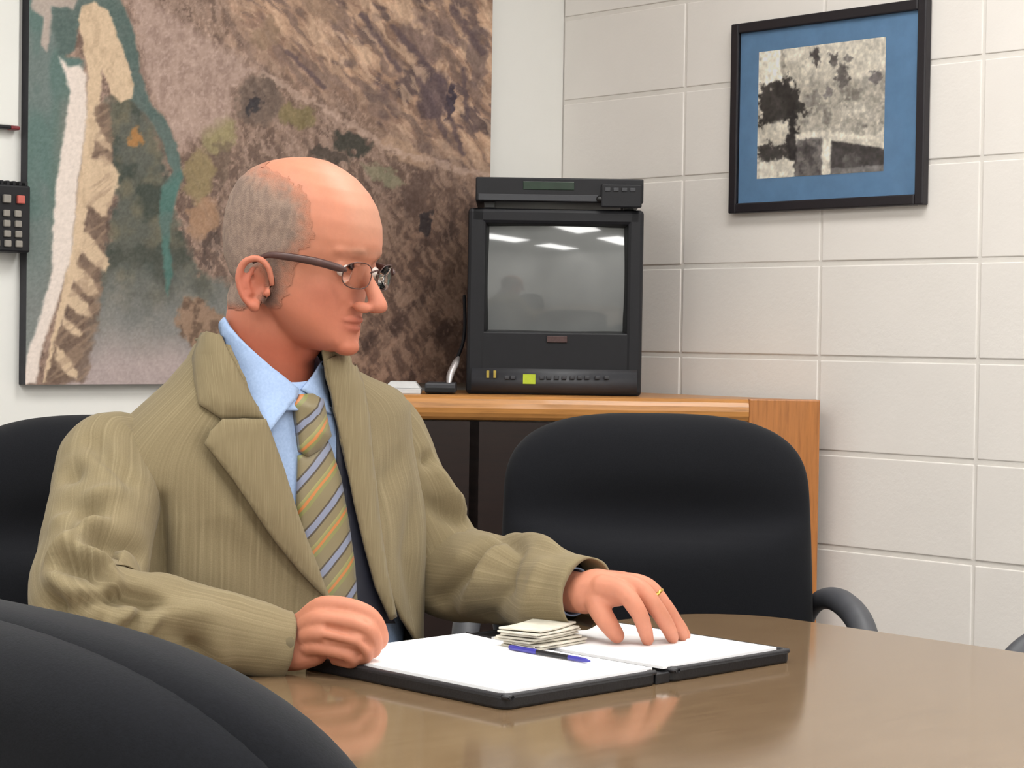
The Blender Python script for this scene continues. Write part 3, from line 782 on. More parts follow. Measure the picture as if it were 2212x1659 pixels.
tag(tube('strap', pts, [0.003, 0.008, 0.008, 0.003], 'silver', None, 40, 10, (FW, 0.3)), 'short shiny silver strap standing beside the cable', 'strap')

# ================================================================== CONFERENCE TABLE
TZ = 0.74
tx0, tx1, ty0, ty1 = -2.70, -1.185, -3.75, -1.595
def rounded(x0, x1, y0, y1, r, bow=0.0, n=12):
    P = []
    for cx_, cy_, a0 in ((x1-r, y1-r, 0), (x0+r, y1-r, 90), (x0+r, y0+r, 180), (x1-r, y0+r, 270)):
        for i in range(n+1):
            a = math.radians(a0+90*i/n); P.append((cx_+r*math.cos(a), cy_+r*math.sin(a)))
    return P
t = tag(empty('conference_table', ((tx0+tx1)/2, (ty0+ty1)/2, 0)), 'glossy tan brown conference table with rounded corner', 'table')
cxm, cym = (tx0+tx1)/2, (ty0+ty1)/2
def loc_poly(P): return [(x-cxm, y-cym) for x, y in P]
prism('table_top', loc_poly(rounded(tx0, tx1, ty0, ty1, 0.15)), TZ-0.035, TZ, 'table_laminate', t, 0.006)
for yy in (-0.62, 0.62):
    box('leg_panel', (-0.28, yy-0.03, 0.06), (0.28, yy+0.03, TZ-0.035), 'dark_wood', t, 0.004)
    box('foot', (-0.36, yy-0.05, 0.0), (0.36, yy+0.05, 0.06), 'dark_wood', t, 0.01)
box('stretcher', (-0.02, -0.59, 0.25), (0.02, 0.59, 0.45), 'dark_wood', t, 0.004)

# ================================================================== CHAIRS
ZB0, ZB1 = 0.56, 1.02
def back_geo(front=True):
    nu, nv = 49, 45
    V = []
    for i in range(nv):
        s = i/(nv-1); q = 1-(1-s)**1.9                     # rows crowd towards the top
        z = ZB0+(ZB1-ZB0)*q
        W = 0.250-0.014*q
        e = max(0.0, (q-0.70)/0.30); e0 = max(0.0, (0.18-q)/0.18)
        w = W*max(0.0, 1-e**3.2)**(1/3.0)*max(0.0, 1-(e0**3)*0.12)
        for j in range(nu):
            u = -1+2*j/(nu-1); u = math.sin(u*math.pi/2)
            x = u*w
            ed = max(0.0, 1-abs(u)**5)**0.5*max(0.0, 1-e**7)**0.5*max(0.0, 1-(e0**5))**0.5
            xn = x/0.25
            if front:
                lum = 1/(1+math.exp((z-0.828-0.03*xn*xn)/0.006))*(1-0.75*xn*xn)
                dish = 0.024*math.exp(-((z-0.865)/0.045)**2)*(1-xn*xn)
                y = -0.048*ed-0.036*lum*ed+dish*ed-0.035*xn*xn
            else:
                y = 0.030*ed-0.035*xn*xn
            y += 0.10*(q-0.35)**2
            V.append((x, y, z))
    Fc = grid_faces(nv, nu)
    return V, (Fc if front else [f[::-1] for f in Fc])
def make_chair():
    root = empty('office_chair')
    Vf, Ff = back_geo(True); Vb, Fb = back_geo(False)
    n = len(Vf)
    o = mesh('backrest', Vf+Vb, Ff+[tuple(i+n for i in f) for f in Fb], 'chair_fabric', root)
    bm = bmesh.new(); bm.from_mesh(o.data); bmesh.ops.remove_doubles(bm, verts=bm.verts, dist=0.0004); bmesh.ops.recalc_face_normals(bm, faces=bm.faces); bm.to_mesh(o.data); bm.free()
    # rear shell standing proud of the upholstery
    Vs = []
    for (x, y, z) in Vb:
        zz = ZB0+0.02+(z-ZB0)*0.925; Vs.append((x*0.93, y*1.0+0.012, zz))
    sh = mesh('back_shell', Vs, Fb, 'chair_fabric', root)
    md = sh.modifiers.new('thick', 'SOLIDIFY'); md.thickness = 0.014; md.offset = 0.6
    # seat cushion
    V = []; nu = 31
    for sgn in (1, -1):
        for i in range(nu):
            for j in range(nu):
                a = -1+2*j/(nu-1); b = -1+2*i/(nu-1)
                k = max(abs(a), abs(b)); l4 = (a**4+b**4)**0.25
                if l4 > 0: a2, b2 = a*k/l4, b*k/l4
                else: a2 = b2 = 0
                h = max(0, 1-k**6)**0.5
                zc = 0.455-0.012*(1-a2*a2)*(1-b2*b2)-0.02*max(0, -b2-0.6)
                V.append((a2*0.245, -0.27+b2*0.235, zc+(0.035 if sgn > 0 else -0.03)*h))
    f1 = grid_faces(nu, nu); f2 = [tuple(i+nu*nu for i in f[::-1]) for f in f1]
    o = mesh('seat', V, f1+f2, 'chair_fabric', root)
    bm = bmesh.new(); bm.from_mesh(o.data); bmesh.ops.remove_doubles(bm, verts=bm.verts, dist=0.0004); bm.to_mesh(o.data); bm.free()
    for s in (-1, 1):
        P = [(s*0.226, 0.02, 0.600), (s*0.236, 0.015, 0.660), (s*0.248, 0.0, 0.712), (s*0.262, -0.04, 0.737), (s*0.280, -0.10, 0.738), (s*0.296, -0.16, 0.712), (s*0.302, -0.22, 0.65), (s*0.298, -0.26, 0.57), (s*0.28, -0.27, 0.48), (s*0.23, -0.27, 0.425)]
        tube('armrest', P, [0.012, 0.012, 0.013, 0.016, 0.020, 0.021, 0.019, 0.018, 0.017, 0.016], 'arm_plastic', root, 60, 16)
    tube('back_bar', [(0, 0.055, 0.80), (0, 0.075, 0.66), (0, 0.06, 0.50), (0, 0.0, 0.415), (0, -0.15, 0.405)], [0.02, 0.026, 0.026, 0.026, 0.02], 'black_plastic', root, 40, 12, ((0, 0, 1.0), 1.0))
    lathe('gas_column', [(0.055, 0.42), (0.055, 0.40), (0.028, 0.39), (0.028, 0.24), (0.035, 0.235), (0.035, 0.09), (0.03, 0.085)], 'black_plastic', root, 24, (0, -0.27, 0))
    lathe('base_hub', [(0.03, 0.06), (0.05, 0.065), (0.05, 0.115), (0.036, 0.125)], 'black_plastic', root, 24, (0, -0.27, 0))
    for k in range(5):
        a = 2*math.pi*k/5+0.3; d = np.array((math.cos(a), math.sin(a), 0)); c = np.array((0, -0.27, 0.0))
        lg = tube('base_leg', [c+d*0.03+(0, 0, 0.095), c+d*0.16+(0, 0, 0.09), c+d*0.30+(0, 0, 0.07)], [0.024, 0.02, 0.014], 'black_plastic', root, 16, 10)
        n_ = np.array((-d[1], d[0], 0))
        for s in (-1, 1):
            cc = c+d*0.295+n_*0.014*s+(0, 0, 0.027)
            tube('caster', [cc-n_*0.009, cc+n_*0.009], [0.0255, 0.0255], 'dark_plastic', lg, 4, 18, None, True)
    return root
chair = make_chair()
def place_chair(o, p, facing, label):
    o.location = (float(p[0]), float(p[1]), 0); o.rotation_euler = (0, 0, math.atan2(facing[0], -facing[1]))
    return tag(o, label, 'chair', 'black office chairs around the table')
def cam_dir(deg):      # horizontal direction, deg to the right of straight back at the viewpoint
    a = math.radians(deg); d = np.array([_cy, -_sy])*math.sin(a)-np.array([_sy, _cy])*math.cos(a); return d
place_chair(chair, rd(0.2285, 3.20, 0), cam_dir(2), 'empty black fabric office chair at the table corner before the oak stand')
CH2 = place_chair(copy_tree(chair), rd(-0.545, 2.83, 0), cam_dir(24), 'black fabric office chair the man in the tan suit sits on')
place_chair(copy_tree(chair), (-2.986, -2.805), np.array((1.0, 0.0)), 'black office chair in the near foreground, seen from behind')
place_chair(copy_tree(chair), (-0.925, -2.345), np.array((-1.0, 0.0)), 'black office chair at the right edge with only an armrest showing')

# ================================================================== THINGS ON THE TABLE
pz = TZ+0.017
Nc = onz(1090, 1536, TZ); rot = math.radians(3.2)
ex = np.array((math.cos(rot), math.sin(rot), 0)); ey = np.array((-math.sin(rot)*0.35, math.cos(rot*0.35), 0)); ey /= np.linalg.norm(ey)
PWd, PHt = 0.505, 0.352
orgp = np.array((Nc[0], Nc[1], TZ))
t = tag(empty('portfolio', orgp+ex*PWd/2+ey*PHt/2), 'open black leather zip portfolio on the table before the man', 'portfolio')
def pl(x, y, z): return orgp+ex*x+ey*y+np.array((0, 0, z))-np.array(t.location)
def slab(name, x0, x1, y0, y1, z0, z1, mat, parent, r=0.012, bevel=0.003, loc=pl):
    P = rounded(x0, x1, y0, y1, r, n=5)
    o = prism(name, P, z0, z1, mat, parent, bevel, 2)
    for v in o.data.vertices: v.co = Vector(loc(*v.co))
    return o
fold = 0.262
slab('cover', 0.0, fold-0.012, 0, PHt, 0.0, 0.015, 'leather', t)
slab('cover', fold+0.012, PWd, 0, PHt, 0.0, 0.015, 'leather', t)
slab('spine', fold-0.0125, fold+0.0125, 0.002, PHt-0.002, 0.0, 0.012, 'leather', t, 0.002, 0.001)
def rim(x0, x1):
    P = rounded(x0+0.004, x1-0.004, 0.004, PHt-0.004, 0.014, n=5); P = [((P[-1][0]+P[0][0])/2, (P[-1][1]+P[0][1])/2)]+P
    pts = [pl(x, y, 0.0140) for x, y in P]; pts.append(pts[0])
    tube('zipper', pts, [0.0032]*len(pts), 'zipper', t, 160, 8, None, False)
rim(0.0, fold-0.012); rim(fold+0.012, PWd)
def sheet(name, corners, z0, h, label, cat, curl=0.0, n=14):
    C4 = [np.array(c, float) for c in corners]; V = []
    ctr = sum(C4)/4
    root_z = z0
    for lay in (0, 1):
        for i in range(n):
            for j in range(n):
                a, b = j/(n-1), i/(n-1)
                p = C4[0]*(1-a)*(1-b)+C4[1]*a*(1-b)+C4[2]*a*b+C4[3]*(1-a)*b
                V.append((p[0]-ctr[0], p[1]-ctr[1], (h if lay == 0 else 0)+curl*(max(0, b-0.6)**2+max(0, 0.25-a)**2*0.5)))
    f1 = grid_faces(n, n); f2 = [tuple(k+n*n for k in f[::-1]) for f in f1]
    bd = [j for j in range(n)]+[i*n+n-1 for i in range(1, n)]+[(n-1)*n+j for j in range(n-2, -1, -1)]+[i*n for i in range(n-2, 0, -1)]
    f3 = [(bd[(k+1) % len(bd)], bd[k], bd[k]+n*n, bd[(k+1) % len(bd)]+n*n) for k in range(len(bd))]
    o = mesh(name, V, f1+f2+f3, 'paper', None, False)
    o.location = (float(ctr[0]), float(ctr[1]), float(z0)); tag(o, label, cat)
    return o
def ppt(x, y): return (orgp+ex*x+ey*y)[:2]
sheet('notepad', [ppt(0.009, 0.009), ppt(fold-0.012, 0.009), ppt(fold-0.012, 0.330), ppt(0.009, 0.330)], TZ+0.0153, 0.0035, 'white notepad page on the left half of the portfolio', 'paper', 0.02)
sheet('document_page', [ppt(fold+0.006, 0.008), ppt(PWd-0.016, 0.012), ppt(PWd-0.016, 0.30), ppt(fold+0.006, 0.30)], TZ+0.0153, 0.0033, 'white printed page under the man\'s spread fingers', 'paper')
PGZ = TZ+0.0190
# stack of cards
cb = onz(1196, 1400, PGZ)
for i in range(7):
    a = rot+math.radians(-6+random.uniform(-5, 5)+i*2.0)
    cx_ = cb[0]+random.uniform(-.004, .004)-0.002*i+0.012; cy_ = cb[1]+random.uniform(-.004, .004)+0.03
    bm = bmesh.new(); hh = 0.0030
    for k in range(5):
        pass
    bm_box(bm, (-0.048, -0.029, 0), (0.048, 0.029, hh-0.0004), 0.0006, 1)
    bmesh.ops.subdivide_edges(bm, edges=[e for e in bm.edges if abs((e.verts[0].co-e.verts[1].co).x) > 0.05], cuts=6, use_grid_fill=True)
    for v in bm.verts: v.co.z += 0.006*(v.co.x/0.048)**2*(0.25*i/6)
    o = from_bm('card', bm, 'card'); o.location = (cx_, cy_, PGZ+0.0002+i*0.0036); o.rotation_euler = (0, 0, a+0.1)
    ordn = ('', 'second', 'third', 'fourth', 'fifth', 'sixth', '')[i]
    lab = ('topmost cream card of the small stack on the portfolio' if i == 6 else 'lowest cream card of the small stack on the portfolio' if i == 0 else ordn+' cream card from the bottom of the small stack on the portfolio')
    tag(o, lab, 'card', 'cards stacked on the portfolio')
# pen
pa = onz(1103, 1399, PGZ+0.003); pb = onz(1276, 1429, PGZ+0.003)
ctr = (pa+pb)/2; dv = (pb-pa); Lp = np.linalg.norm(dv)/2; dv /= np.linalg.norm(dv)
t = tag(empty('pen', (ctr[0], ctr[1], PGZ)), 'blue ballpoint pen lying across the white page', 'pen')
def pp(s): return np.array((dv[0]*s*Lp, dv[1]*s*Lp, 0.0034))
tube('barrel', [pp(-0.35), pp(0.5)], [0.0030, 0.0030], 'leather', t, 6, 14)
tube('cap', [pp(-1.0), pp(-0.33)], [0.0031, 0.0032], 'pen_blue', t, 6, 14)
tube('tip', [pp(0.48), pp(0.85), pp(0.98)], [0.0031, 0.0028, 0.0010], 'pen_blue', t, 10, 14)
tube('clip', [pp(-0.95)+(0, 0, 0.0040), pp(-0.40)+(0, 0, 0.0040)], [0.0012, 0.0012], 'chrome', t, 6, 8)

# ================================================================== THE MAN
PSI = math.radians(33)
_r2 = np.array([_cy, -_sy, 0.0]); _f2 = np.array([_sy, _cy, 0.0])
TL = _r2*math.cos(PSI)+_f2*math.sin(PSI)          # his left
TF = _r2*math.sin(PSI)-_f2*math.cos(PSI)          # his front
TC = rd(-0.335, 2.60, 0.0)
UPZ = np.array((0, 0, 1.0))
man = tag(empty('person', (TC[0], TC[1], 0.0)), 'seated bald man in tan suit, blue shirt and striped tie with glasses', 'person')
MO = np.array((TC[0], TC[1], 0.0))
def mpart(name, V, Fc, mat, smooth=True, parent=None):
    o = mesh(name, np.asarray(V)-MO, Fc, mat, parent or man, smooth); return o
#        z      A     Bf     Bb    shift
SEC = [(0.46, .185, .120, .130, .00), (0.60, .200, .118, .130, .00), (0.74, .205, .112, .125, .00), (0.85, .206, .122, .122, .00), (0.93, .207, .126, .122, .00),
       (0.975, .207, .120, .118, .002), (1.005, .203, .112, .112, .006), (1.027, .188, .102, .104, .012), (1.045, .165, .093, .098, .020), (1.062, .138, .085, .090, .028),
       (1.082, .108, .076, .082, .036), (1.106, .085, .068, .074, .046), (1.135, .070, .062, .066, .054)]
SECA = np.array(SEC)
def sec(z):
    return [np.interp(z, SECA[:, 0], SECA[:, k]) for k in range(1, 5)]
def form_pt(th, z, grow=0.0):
    A, Bf, Bb, sh = sec(z); A += grow; Bf += grow; Bb += grow
    s, c = math.sin(th), math.cos(th)
    n = 0.88
    a = A*math.copysign(abs(s)**n, s); b = (Bf if c > 0 else Bb)*math.copysign(abs(c)**n, c)+sh
    if a > 0: a *= 1+0.13*sstep(0.98, 0.86, z)
    zz = z+0.20*a*sstep(0.8, 1.0, z)*sstep(1.15, 1.0, z)
    return MO+TL*a+TF*b+UPZ*zz
def form_mesh(grow, z0, z1, nz=70, nt=128):
    zs = np.linspace(z0, z1, nz); V = [form_pt(2*math.pi*j/nt, z, grow) for z in zs for j in range(nt)]
    return np.array(V), grid_faces(nz, nt, True)
def bvh_of(V, Fc): return BVHTree.FromPolygons([Vector(v) for v in V], [tuple(f) for f in Fc])
JG = 0.012
JV, JF = form_mesh(JG, 0.48, 1.135); JB = bvh_of(JV, JF)
SV, SF = form_mesh(0.0, 0.48, 1.135); SB = bvh_of(SV, SF)
def cast(bvh, u, v):
    o = Vector(CAM); d = Vector(ray(u, v)).normalized()
    h = bvh.ray_cast(o, d)
    if h[0] is None:
        # closest point along the sight line
        best = None
        for D in np.linspace(2.3, 2.9, 25):
            q = bvh.find_nearest(Vector(at(u, v, D)))
            if best is None or q[3] < best[3]: best = q
        h = best
    n = Vector(h[1])
    if n.dot(d) > 0: n = -n
    return np.array(h[0]), np.array(n)
def densify(poly, step):
    out = []
    for i in range(len(poly)):
        a = np.array(poly[i], float); b = np.array(poly[(i+1) % len(poly)], float)
        k = max(1, int(np.linalg.norm(b-a)/step))
        for q in range(k): out.append(a+(b-a)*q/k)
    return out
def patch(name, poly, bvh, mat, off=0.003, thick=0.003, step=9, edge=0.0, bulge=None, parent=None, uvs=100.0, relax=2):
    """cloth panel: outline laid onto the body form under it, given its own thickness"""
    bd = densify(poly, step); P = list(bd)
    A = np.array(poly, float); lo = A.min(0); hi = A.max(0)
    gx, gy = np.meshgrid(np.arange(lo[0]+step/2, hi[0], step), np.arange(lo[1]+step/2, hi[1], step))
    sd = poly_sd(gx.ravel(), gy.ravel(), poly)
    for x, y, d in zip(gx.ravel(), gy.ravel(), sd):
        if d < -step*0.5: P.append(np.array((x, y)))
    nb = len(bd)
    res = delaunay_2d_cdt([Vector(p) for p in P], [(i, (i+1) % nb) for i in range(nb)], [list(range(nb))], 1, 1e-4)
    pts, tris = [np.array(p) for p in res[0]], [tuple(t_) for t_ in res[2]]
    sd = poly_sd(np.array([p[0] for p in pts]), np.array([p[1] for p in pts]), poly)
    V, N = [], []
    for p, d in zip(pts, sd):
        h, n = cast(bvh, p[0], p[1])
        o = off+edge*min(1.0, max(0, -d)/25.0)
        if bulge is not None: o += bulge(p[0], p[1], -d)
        V.append(h+n*o); N.append(n)
    V = np.array(V); N = np.array(N)
    nv = len(V); allV = np.vstack([V, V-N*thick])
    F_ = [t_ if True else t_ for t_ in tris]
    # orient outward
    fl = []
    for f in F_:
        a, b, c = V[f[0]], V[f[1]], V[f[2]]
        g = np.cross(b-a, c-a)
        fl.append(f if g@N[f[0]] > 0 else f[::-1])
    from collections import Counter
    ed = Counter()
    for f in fl:
        for i in range(len(f)): ed[(f[i], f[(i+1) % len(f)])] += 1
    bnd = [e for e in ed if (e[1], e[0]) not in ed]
    faces = fl+[tuple(i+nv for i in f[::-1]) for f in fl]+[(b, a, a+nv, b+nv) for a, b in bnd]
    o = mpart(name, allV, faces, mat, True, parent)
    uv = o.data.uv_layers.new(name='UVMap')
    pp_ = np.array(pts); ppp = np.vstack([pp_, pp_])
    for lp in o.data.loops: uv.data[lp.index].uv = (ppp[lp.vertex_index][0]/uvs, -ppp[lp.vertex_index][1]/uvs)
    return o

# ---------------------------------------------------------------- arm skeleton
S_R = at(240, 985, 2.50); E_R = at(185, 1318, 2.30); W_R = at(618, 1392, 2.385)
S_L = at(812, 925, 2.71); E_L = at(955, 1232, 2.75); W_L = at(1268, 1283, 2.545)
def chain(pts, radii): return pts, radii

# ---------------------------------------------------------------- head
HYAW = math.radians(65)                 # turned from facing the viewpoint towards the right
HPIT = math.radians(13); HROL = math.radians(0)
hf = _r2*math.sin(HYAW)-_f2*math.cos(HYAW); hl = _r2*math.cos(HYAW)+_f2*math.sin(HYAW)
hx = hf*math.cos(HPIT)-UPZ*math.sin(HPIT); hz_ = hf*math.sin(HPIT)+UPZ*math.cos(HPIT); hy = hl
HS = 1.06
HO = at(652, 556, 2.545)
LOWF = 0.86
def HW(p):
    p = np.array(p, float)*HS; p[..., 2] = np.where(p[..., 2] < 0, p[..., 2]*LOWF, p[..., 2])
    return HO+p[..., 0:1]*hx+p[..., 1:2]*hy+p[..., 2:3]*hz_ if p.ndim > 1 else HO+p[0]*hx+p[1]*hy+p[2]*hz_
def HL(P):
    d = np.asarray(P)-HO
    zz = d@hz_; zz = np.where(zz < 0, zz/LOWF, zz)
    return np.stack([d@hx, d@hy, zz], -1)/HS
zf = np.array([-.116, -.108, -.098, -.085, -.070, -.055, -.040, -.020, .000, .018, .035, .055, .075, .090, .103, .112, .117])
xf = np.array([.062, .084, .0925, .0895, .0865, .087, .086, .083, .084, .092, .0925, .087, .076, .062, .044, .024, .006])
xb = np.array([.020, .010, .004, -.006, -.020, -.055, -.078, -.090, -.097, -.100, -.101, -.098, -.090, -.078, -.060, -.038, -.014])
wd = np.array([.018, .033, .043, .0525, .060, .0650, .068, .070, .0715, .0728, .0745, .0745, .0705, .062, .049, .031, .011])
def head_geo(nz=70, nt=72):
    V = []
    for z in np.linspace(zf[0], zf[-1], nz):
        f, b, w = np.interp(z, zf, xf), np.interp(z, zf, xb), np.interp(z, zf, wd)
        c = b+(f-b)*(0.46 if z > -0.03 else 0.46-0.1*min(1, (-0.03-z)/0.06))
        for j in range(nt):
            th = 2*math.pi*j/nt; s, co = math.sin(th), math.cos(th)
            ex_ = 0.86 if co > 0 else 0.95
            V.append((c+((f-c) if co > 0 else (c-b))*math.copysign(abs(co)**ex_, co), w*math.copysign(abs(s)**0.92, s), z))
    F_ = grid_faces(nz, nt, True)
    F_.append(tuple(range(nt))[::-1]); F_.append(tuple((nz-1)*nt+j for j in range(nt)))
    return np.array(V), F_
def ell(c, r, rot=None, n=16, m=12):
    V = []
    for i in range(m+1):
        ph = math.pi*i/m
        for j in range(n):
            a = 2*math.pi*j/n; p = np.array((math.sin(ph)*math.cos(a)*r[0], math.sin(ph)*math.sin(a)*r[1], math.cos(ph)*r[2]))
            if rot is not None: p = rot@p
            V.append(np.asarray(c)+p)
    return np.array(V), grid_faces(m+1, n, True)
BV, BF = [], []
def addg(V, F_):
    k = sum(len(x) for x in BV); BV.append(np.asarray(V, float)); BF.extend([tuple(i+k for i in f) for f in F_])
def addh(V, F_): addg(HW(np.asarray(V)), F_)
def ht(pts, rad, n=16, seg=12, flat=None):
    V, F_ = tube_geo([np.array(p, float) for p in pts], rad, n, seg, flat); addh(V, F_)
addh(*head_geo())
# nose
ht([(.078, 0, .014), (.090, 0, -.004), (.1030, 0, -.020), (.1125, 0, -.034)], [.0085, .0080, .0090, .0105], 18, 14)
addh(*ell((.1125, 0, -.037), (.0125, .0118, .0105)))
for s in (-1, 1):
    addh(*ell((.1000, s*.0125, -.0430), (.0125, .0068, .0078)))
    # brow, cheekbone, eyelids
    ht([(.083, s*.006, .023), (.0825, s*.022, .026), (.070, s*.044, .023)], [.008, .0085, .007], 14, 10)
    addh(*ell((.046, s*.038, -.030), (.028, .0180, .030)))
    addh(*ell((.0715, s*.031, .004), (.0108, .0145, .0108)))
    # ears: leaf, rim, lobe
    er = np.array(((0.93, s*0.0, 0.25), (-.0, 1, 0), (-.25, 0, .95)))
    y_e = s*.0755
    out = s*np.array((-0.28, 0.9, 0.0))
    EZ = -0.043
    def ep(p): return (p[0]+.004, p[1], p[2]*1.08+EZ)
    rimp = [ep(p) for p in [(.010, y_e, .006), (.003, y_e+s*.006, .026), (-.010, y_e+s*.011, .033), (-.024, y_e+s*.014, .024), (-.027, y_e+s*.014, .004), (-.019, y_e+s*.010, -.016), (-.008, y_e+s*.004, -.027)]]
    ht(rimp, [.0035, .0042, .0048, .0048, .0045, .0045, .0050], 40, 10)
    addh(*ell(ep((-.007, y_e+s*.002, -.026)), (.0085, .0045, .0090)))
    ht([ep(p) for p in [(-.016, y_e+s*.006, .020), (-.018, y_e+s*.008, .004), (-.012, y_e+s*.005, -.012)]], [.0032, .0040, .0032], 14, 8)
    addh(*ell(ep((-.010, y_e-s*.004, .002)), (.0165, .0050, .0300)))
    addh(*ell(ep((.006, y_e+s*.001, -.006)), (.005, .0045, .0065)))
# lips and chin
ht([(.078, -.024, -.0665), (.0875, -.010, -.0630), (.0895, 0, -.0640), (.0875, .010, -.0630), (.078, .024, -.0665)], [.0032, .0052, .0050, .0052, .0032], 24, 10)
ht([(.077, -.022, -.0700), (.0865, -.009, -.0740), (.0880, 0, -.0745), (.0865, .009, -.0740), (.077, .022, -.0700)], [.0030, .0056, .0060, .0056, .0030], 24, 10)
addh(*ell((.0825, 0, -.1015), (.0150, .021, .0130)))
# neck and shoulders inside the collar
nb_ = MO+TF*0.030+UPZ*1.02
V, F_ = tube_geo([MO+TF*0.01+UPZ*0.93, nb_, MO+TF*0.042+UPZ*1.09+TL*0.004, HW((-.024, 0, -.075)), HW((-.016, 0, -.030))], [.085, .070, .0585, .0570, .052], 40, 32); addg(V, F_)
V, F_ = tube_geo([HW((.035, 0, -.098)), HW((.022, 0, -.118)), MO+TF*0.075+UPZ*1.085], [.022, .026, .020], 14, 16); addg(V, F_)
# trunk and arms under the cloth
V, F_ = tube_geo([MO+UPZ*0.47, MO+UPZ*0.62, MO+UPZ*0.80, MO+TF*.005+UPZ*0.95, MO+TF*0.015+UPZ*1.0], [.10, .095, .09, .085, .07], 30, 28); addg(V, F_)
for S_, E_, W_ in ((S_R, E_R, W_R), (S_L, E_L, W_L)):
    V, F_ = tube_geo([MO+TF*0.01+UPZ*0.98, S_-UPZ*0.01, S_*0.5+E_*0.5, E_, E_*0.45+W_*0.55, W_], [.05, .042, .036, .028, .029, .0255], 60, 20); addg(V, F_)
# ---------------------------------------------------------------- hands
def fing(pts, rad, n=26):
    V, F_ = tube_geo([at(*p) for p in pts], rad, n, 14); addg(V, F_)
# right hand, a loose fist resting on the edge of the portfolio
fr = [.0112, .0108, .0100, .0088]
RH = {'index': [(655, 1345, 2.385), (704, 1306, 2.362), (794, 1324, 2.348), (824, 1380, 2.358), (790, 1404, 2.385)],
      'middle': [(650, 1365, 2.380), (694, 1338, 2.350), (790, 1355, 2.334), (808, 1402, 2.348), (770, 1412, 2.378)],
      'ring': [(650, 1385, 2.380), (688, 1369, 2.346), (776, 1387, 2.332), (788, 1419, 2.345), (750, 1419, 2.372)],
      'pinky': [(650, 1405, 2.380), (684, 1398, 2.350), (752, 1414, 2.338), (760, 1430, 2.348), (724, 1425, 2.370)]}
for k, p in RH.items():
    r0 = {'index': 1.0, 'middle': 1.03, 'ring': .98, 'pinky': .88}[k]
    fing(p, [.0145*r0, .0108*r0, .0094*r0, .0088*r0, .0080*r0], 36)
fing([(632, 1378, 2.405), (672, 1338, 2.412), (728, 1322, 2.400), (772, 1340, 2.386)], [.016, .0135, .0115, .0095])
fing([(612, 1392, 2.385), (640, 1386, 2.384), (664, 1378, 2.382)], [.0265, .0255, .0215], 14)
fing([(620, 1412, 2.385), (650, 1412, 2.378), (680, 1408, 2.372)], [.0210, .0195, .0170], 14)
fing([(640, 1362, 2.392), (672, 1346, 2.382), (690, 1360, 2.372)], [.0180, .0180, .0160], 14)
# left hand, spread over the page
LH = {'index': [(1300, 1268, 2.520), (1346, 1280, 2.500), (1379, 1322, 2.490), (1393, 1360, 2.505), (1399, 1383, 2.520)],
      'middle': [(1305, 1262, 2.535), (1374, 1268, 2.520), (1414, 1310, 2.510), (1441, 1352, 2.525), (1453, 1378, 2.540)],
      'ring': [(1308, 1260, 2.550), (1390, 1264, 2.545), (1434, 1307, 2.540), (1462, 1349, 2.553), (1474, 1374, 2.566)],
      'pinky': [(1305, 1262, 2.560), (1392, 1272, 2.570), (1440, 1318, 2.570), (1468, 1352, 2.578), (1482, 1373, 2.586)],
      'thumb': [(1284, 1280, 2.535), (1296, 1318, 2.512), (1316, 1350, 2.510), (1333, 1374, 2.520)]}
for k, p in LH.items():
    r0 = {'index': 1.0, 'middle': 1.02, 'ring': .96, 'pinky': .84, 'thumb': 1.12}[k]
    fing(p, ([.0165, .0125, .0108, .0096, .0080] if k != 'thumb' else [.0165, .0125, .0110, .0088]) and [x*r0 for x in ([.0165, .0125, .0108, .0096, .0080] if k != 'thumb' else [.0165, .0125, .0110, .0088])], 36)
fing([(1262, 1282, 2.545), (1290, 1272, 2.538), (1318, 1270, 2.532)], [.0265, .0260, .0220], 14)
fing([(1285, 1275, 2.530), (1330, 1282, 2.515), (1352, 1285, 2.510)], [.0190, .0170, .0130], 14)
fing([(1290, 1262, 2.552), (1345, 1262, 2.556), (1380, 1268, 2.560)], [.0190, .0165, .0130], 14)

tmp = bpy.data.meshes.new('body_parts'); tmp.from_pydata([tuple(v) for v in np.vstack(BV)], [], BF); tmp.update()
to = bpy.data.objects.new('body_parts', tmp); COL.objects.link(to)
rm = to.modifiers.new('join', 'REMESH'); rm.mode = 'VOXEL'; rm.voxel_size = 0.0024; rm.use_smooth_shade = True
sm = to.modifiers.new('soften', 'SMOOTH'); sm.factor = 0.5; sm.iterations = 3
dg = bpy.context.evaluated_depsgraph_get(); ev = to.evaluated_get(dg); body_me = bpy.data.meshes.new_from_object(ev)
bpy.data.objects.remove(to)
body_me.name = 'body'
nV = len(body_me.vertices); co = np.empty(nV*3); body_me.vertices.foreach_get('co', co); co = co.reshape(-1, 3)
nrm = np.empty(nV*3); body_me.vertices.foreach_get('normal', nrm); nrm = nrm.reshape(-1, 3)
h = HL(co)
# even out cheeks, temples and jaw
bm = bmesh.new(); bm.from_mesh(body_me); bm.verts.ensure_lookup_table()
sel = (np.abs(h[:, 1]) > .022) & (np.abs(h[:, 1]) < .0735) & (h[:, 0] > .012) & (h[:, 0] < .082) & (h[:, 2] > -.13) & (h[:, 2] < -.008)
sv = [bm.verts[int(i)] for i in np.where(sel)[0]]
for _ in range(30): bmesh.ops.smooth_vert(bm, verts=sv, factor=0.5, use_axis_x=True, use_axis_y=True, use_axis_z=True)
bm.to_mesh(body_me); bm.free(); body_me.update()
_c = np.empty(nV*3); body_me.vertices.foreach_get('co', _c); co = _c.reshape(-1, 3)
_c = np.empty(nV*3); body_me.vertices.foreach_get('normal', _c); nrm = _c.reshape(-1, 3)
h = HL(co); ishead = (np.linalg.norm(h-np.array((0, 0, 0)), axis=1) < 0.16) & (h[:, 2] > -0.14)
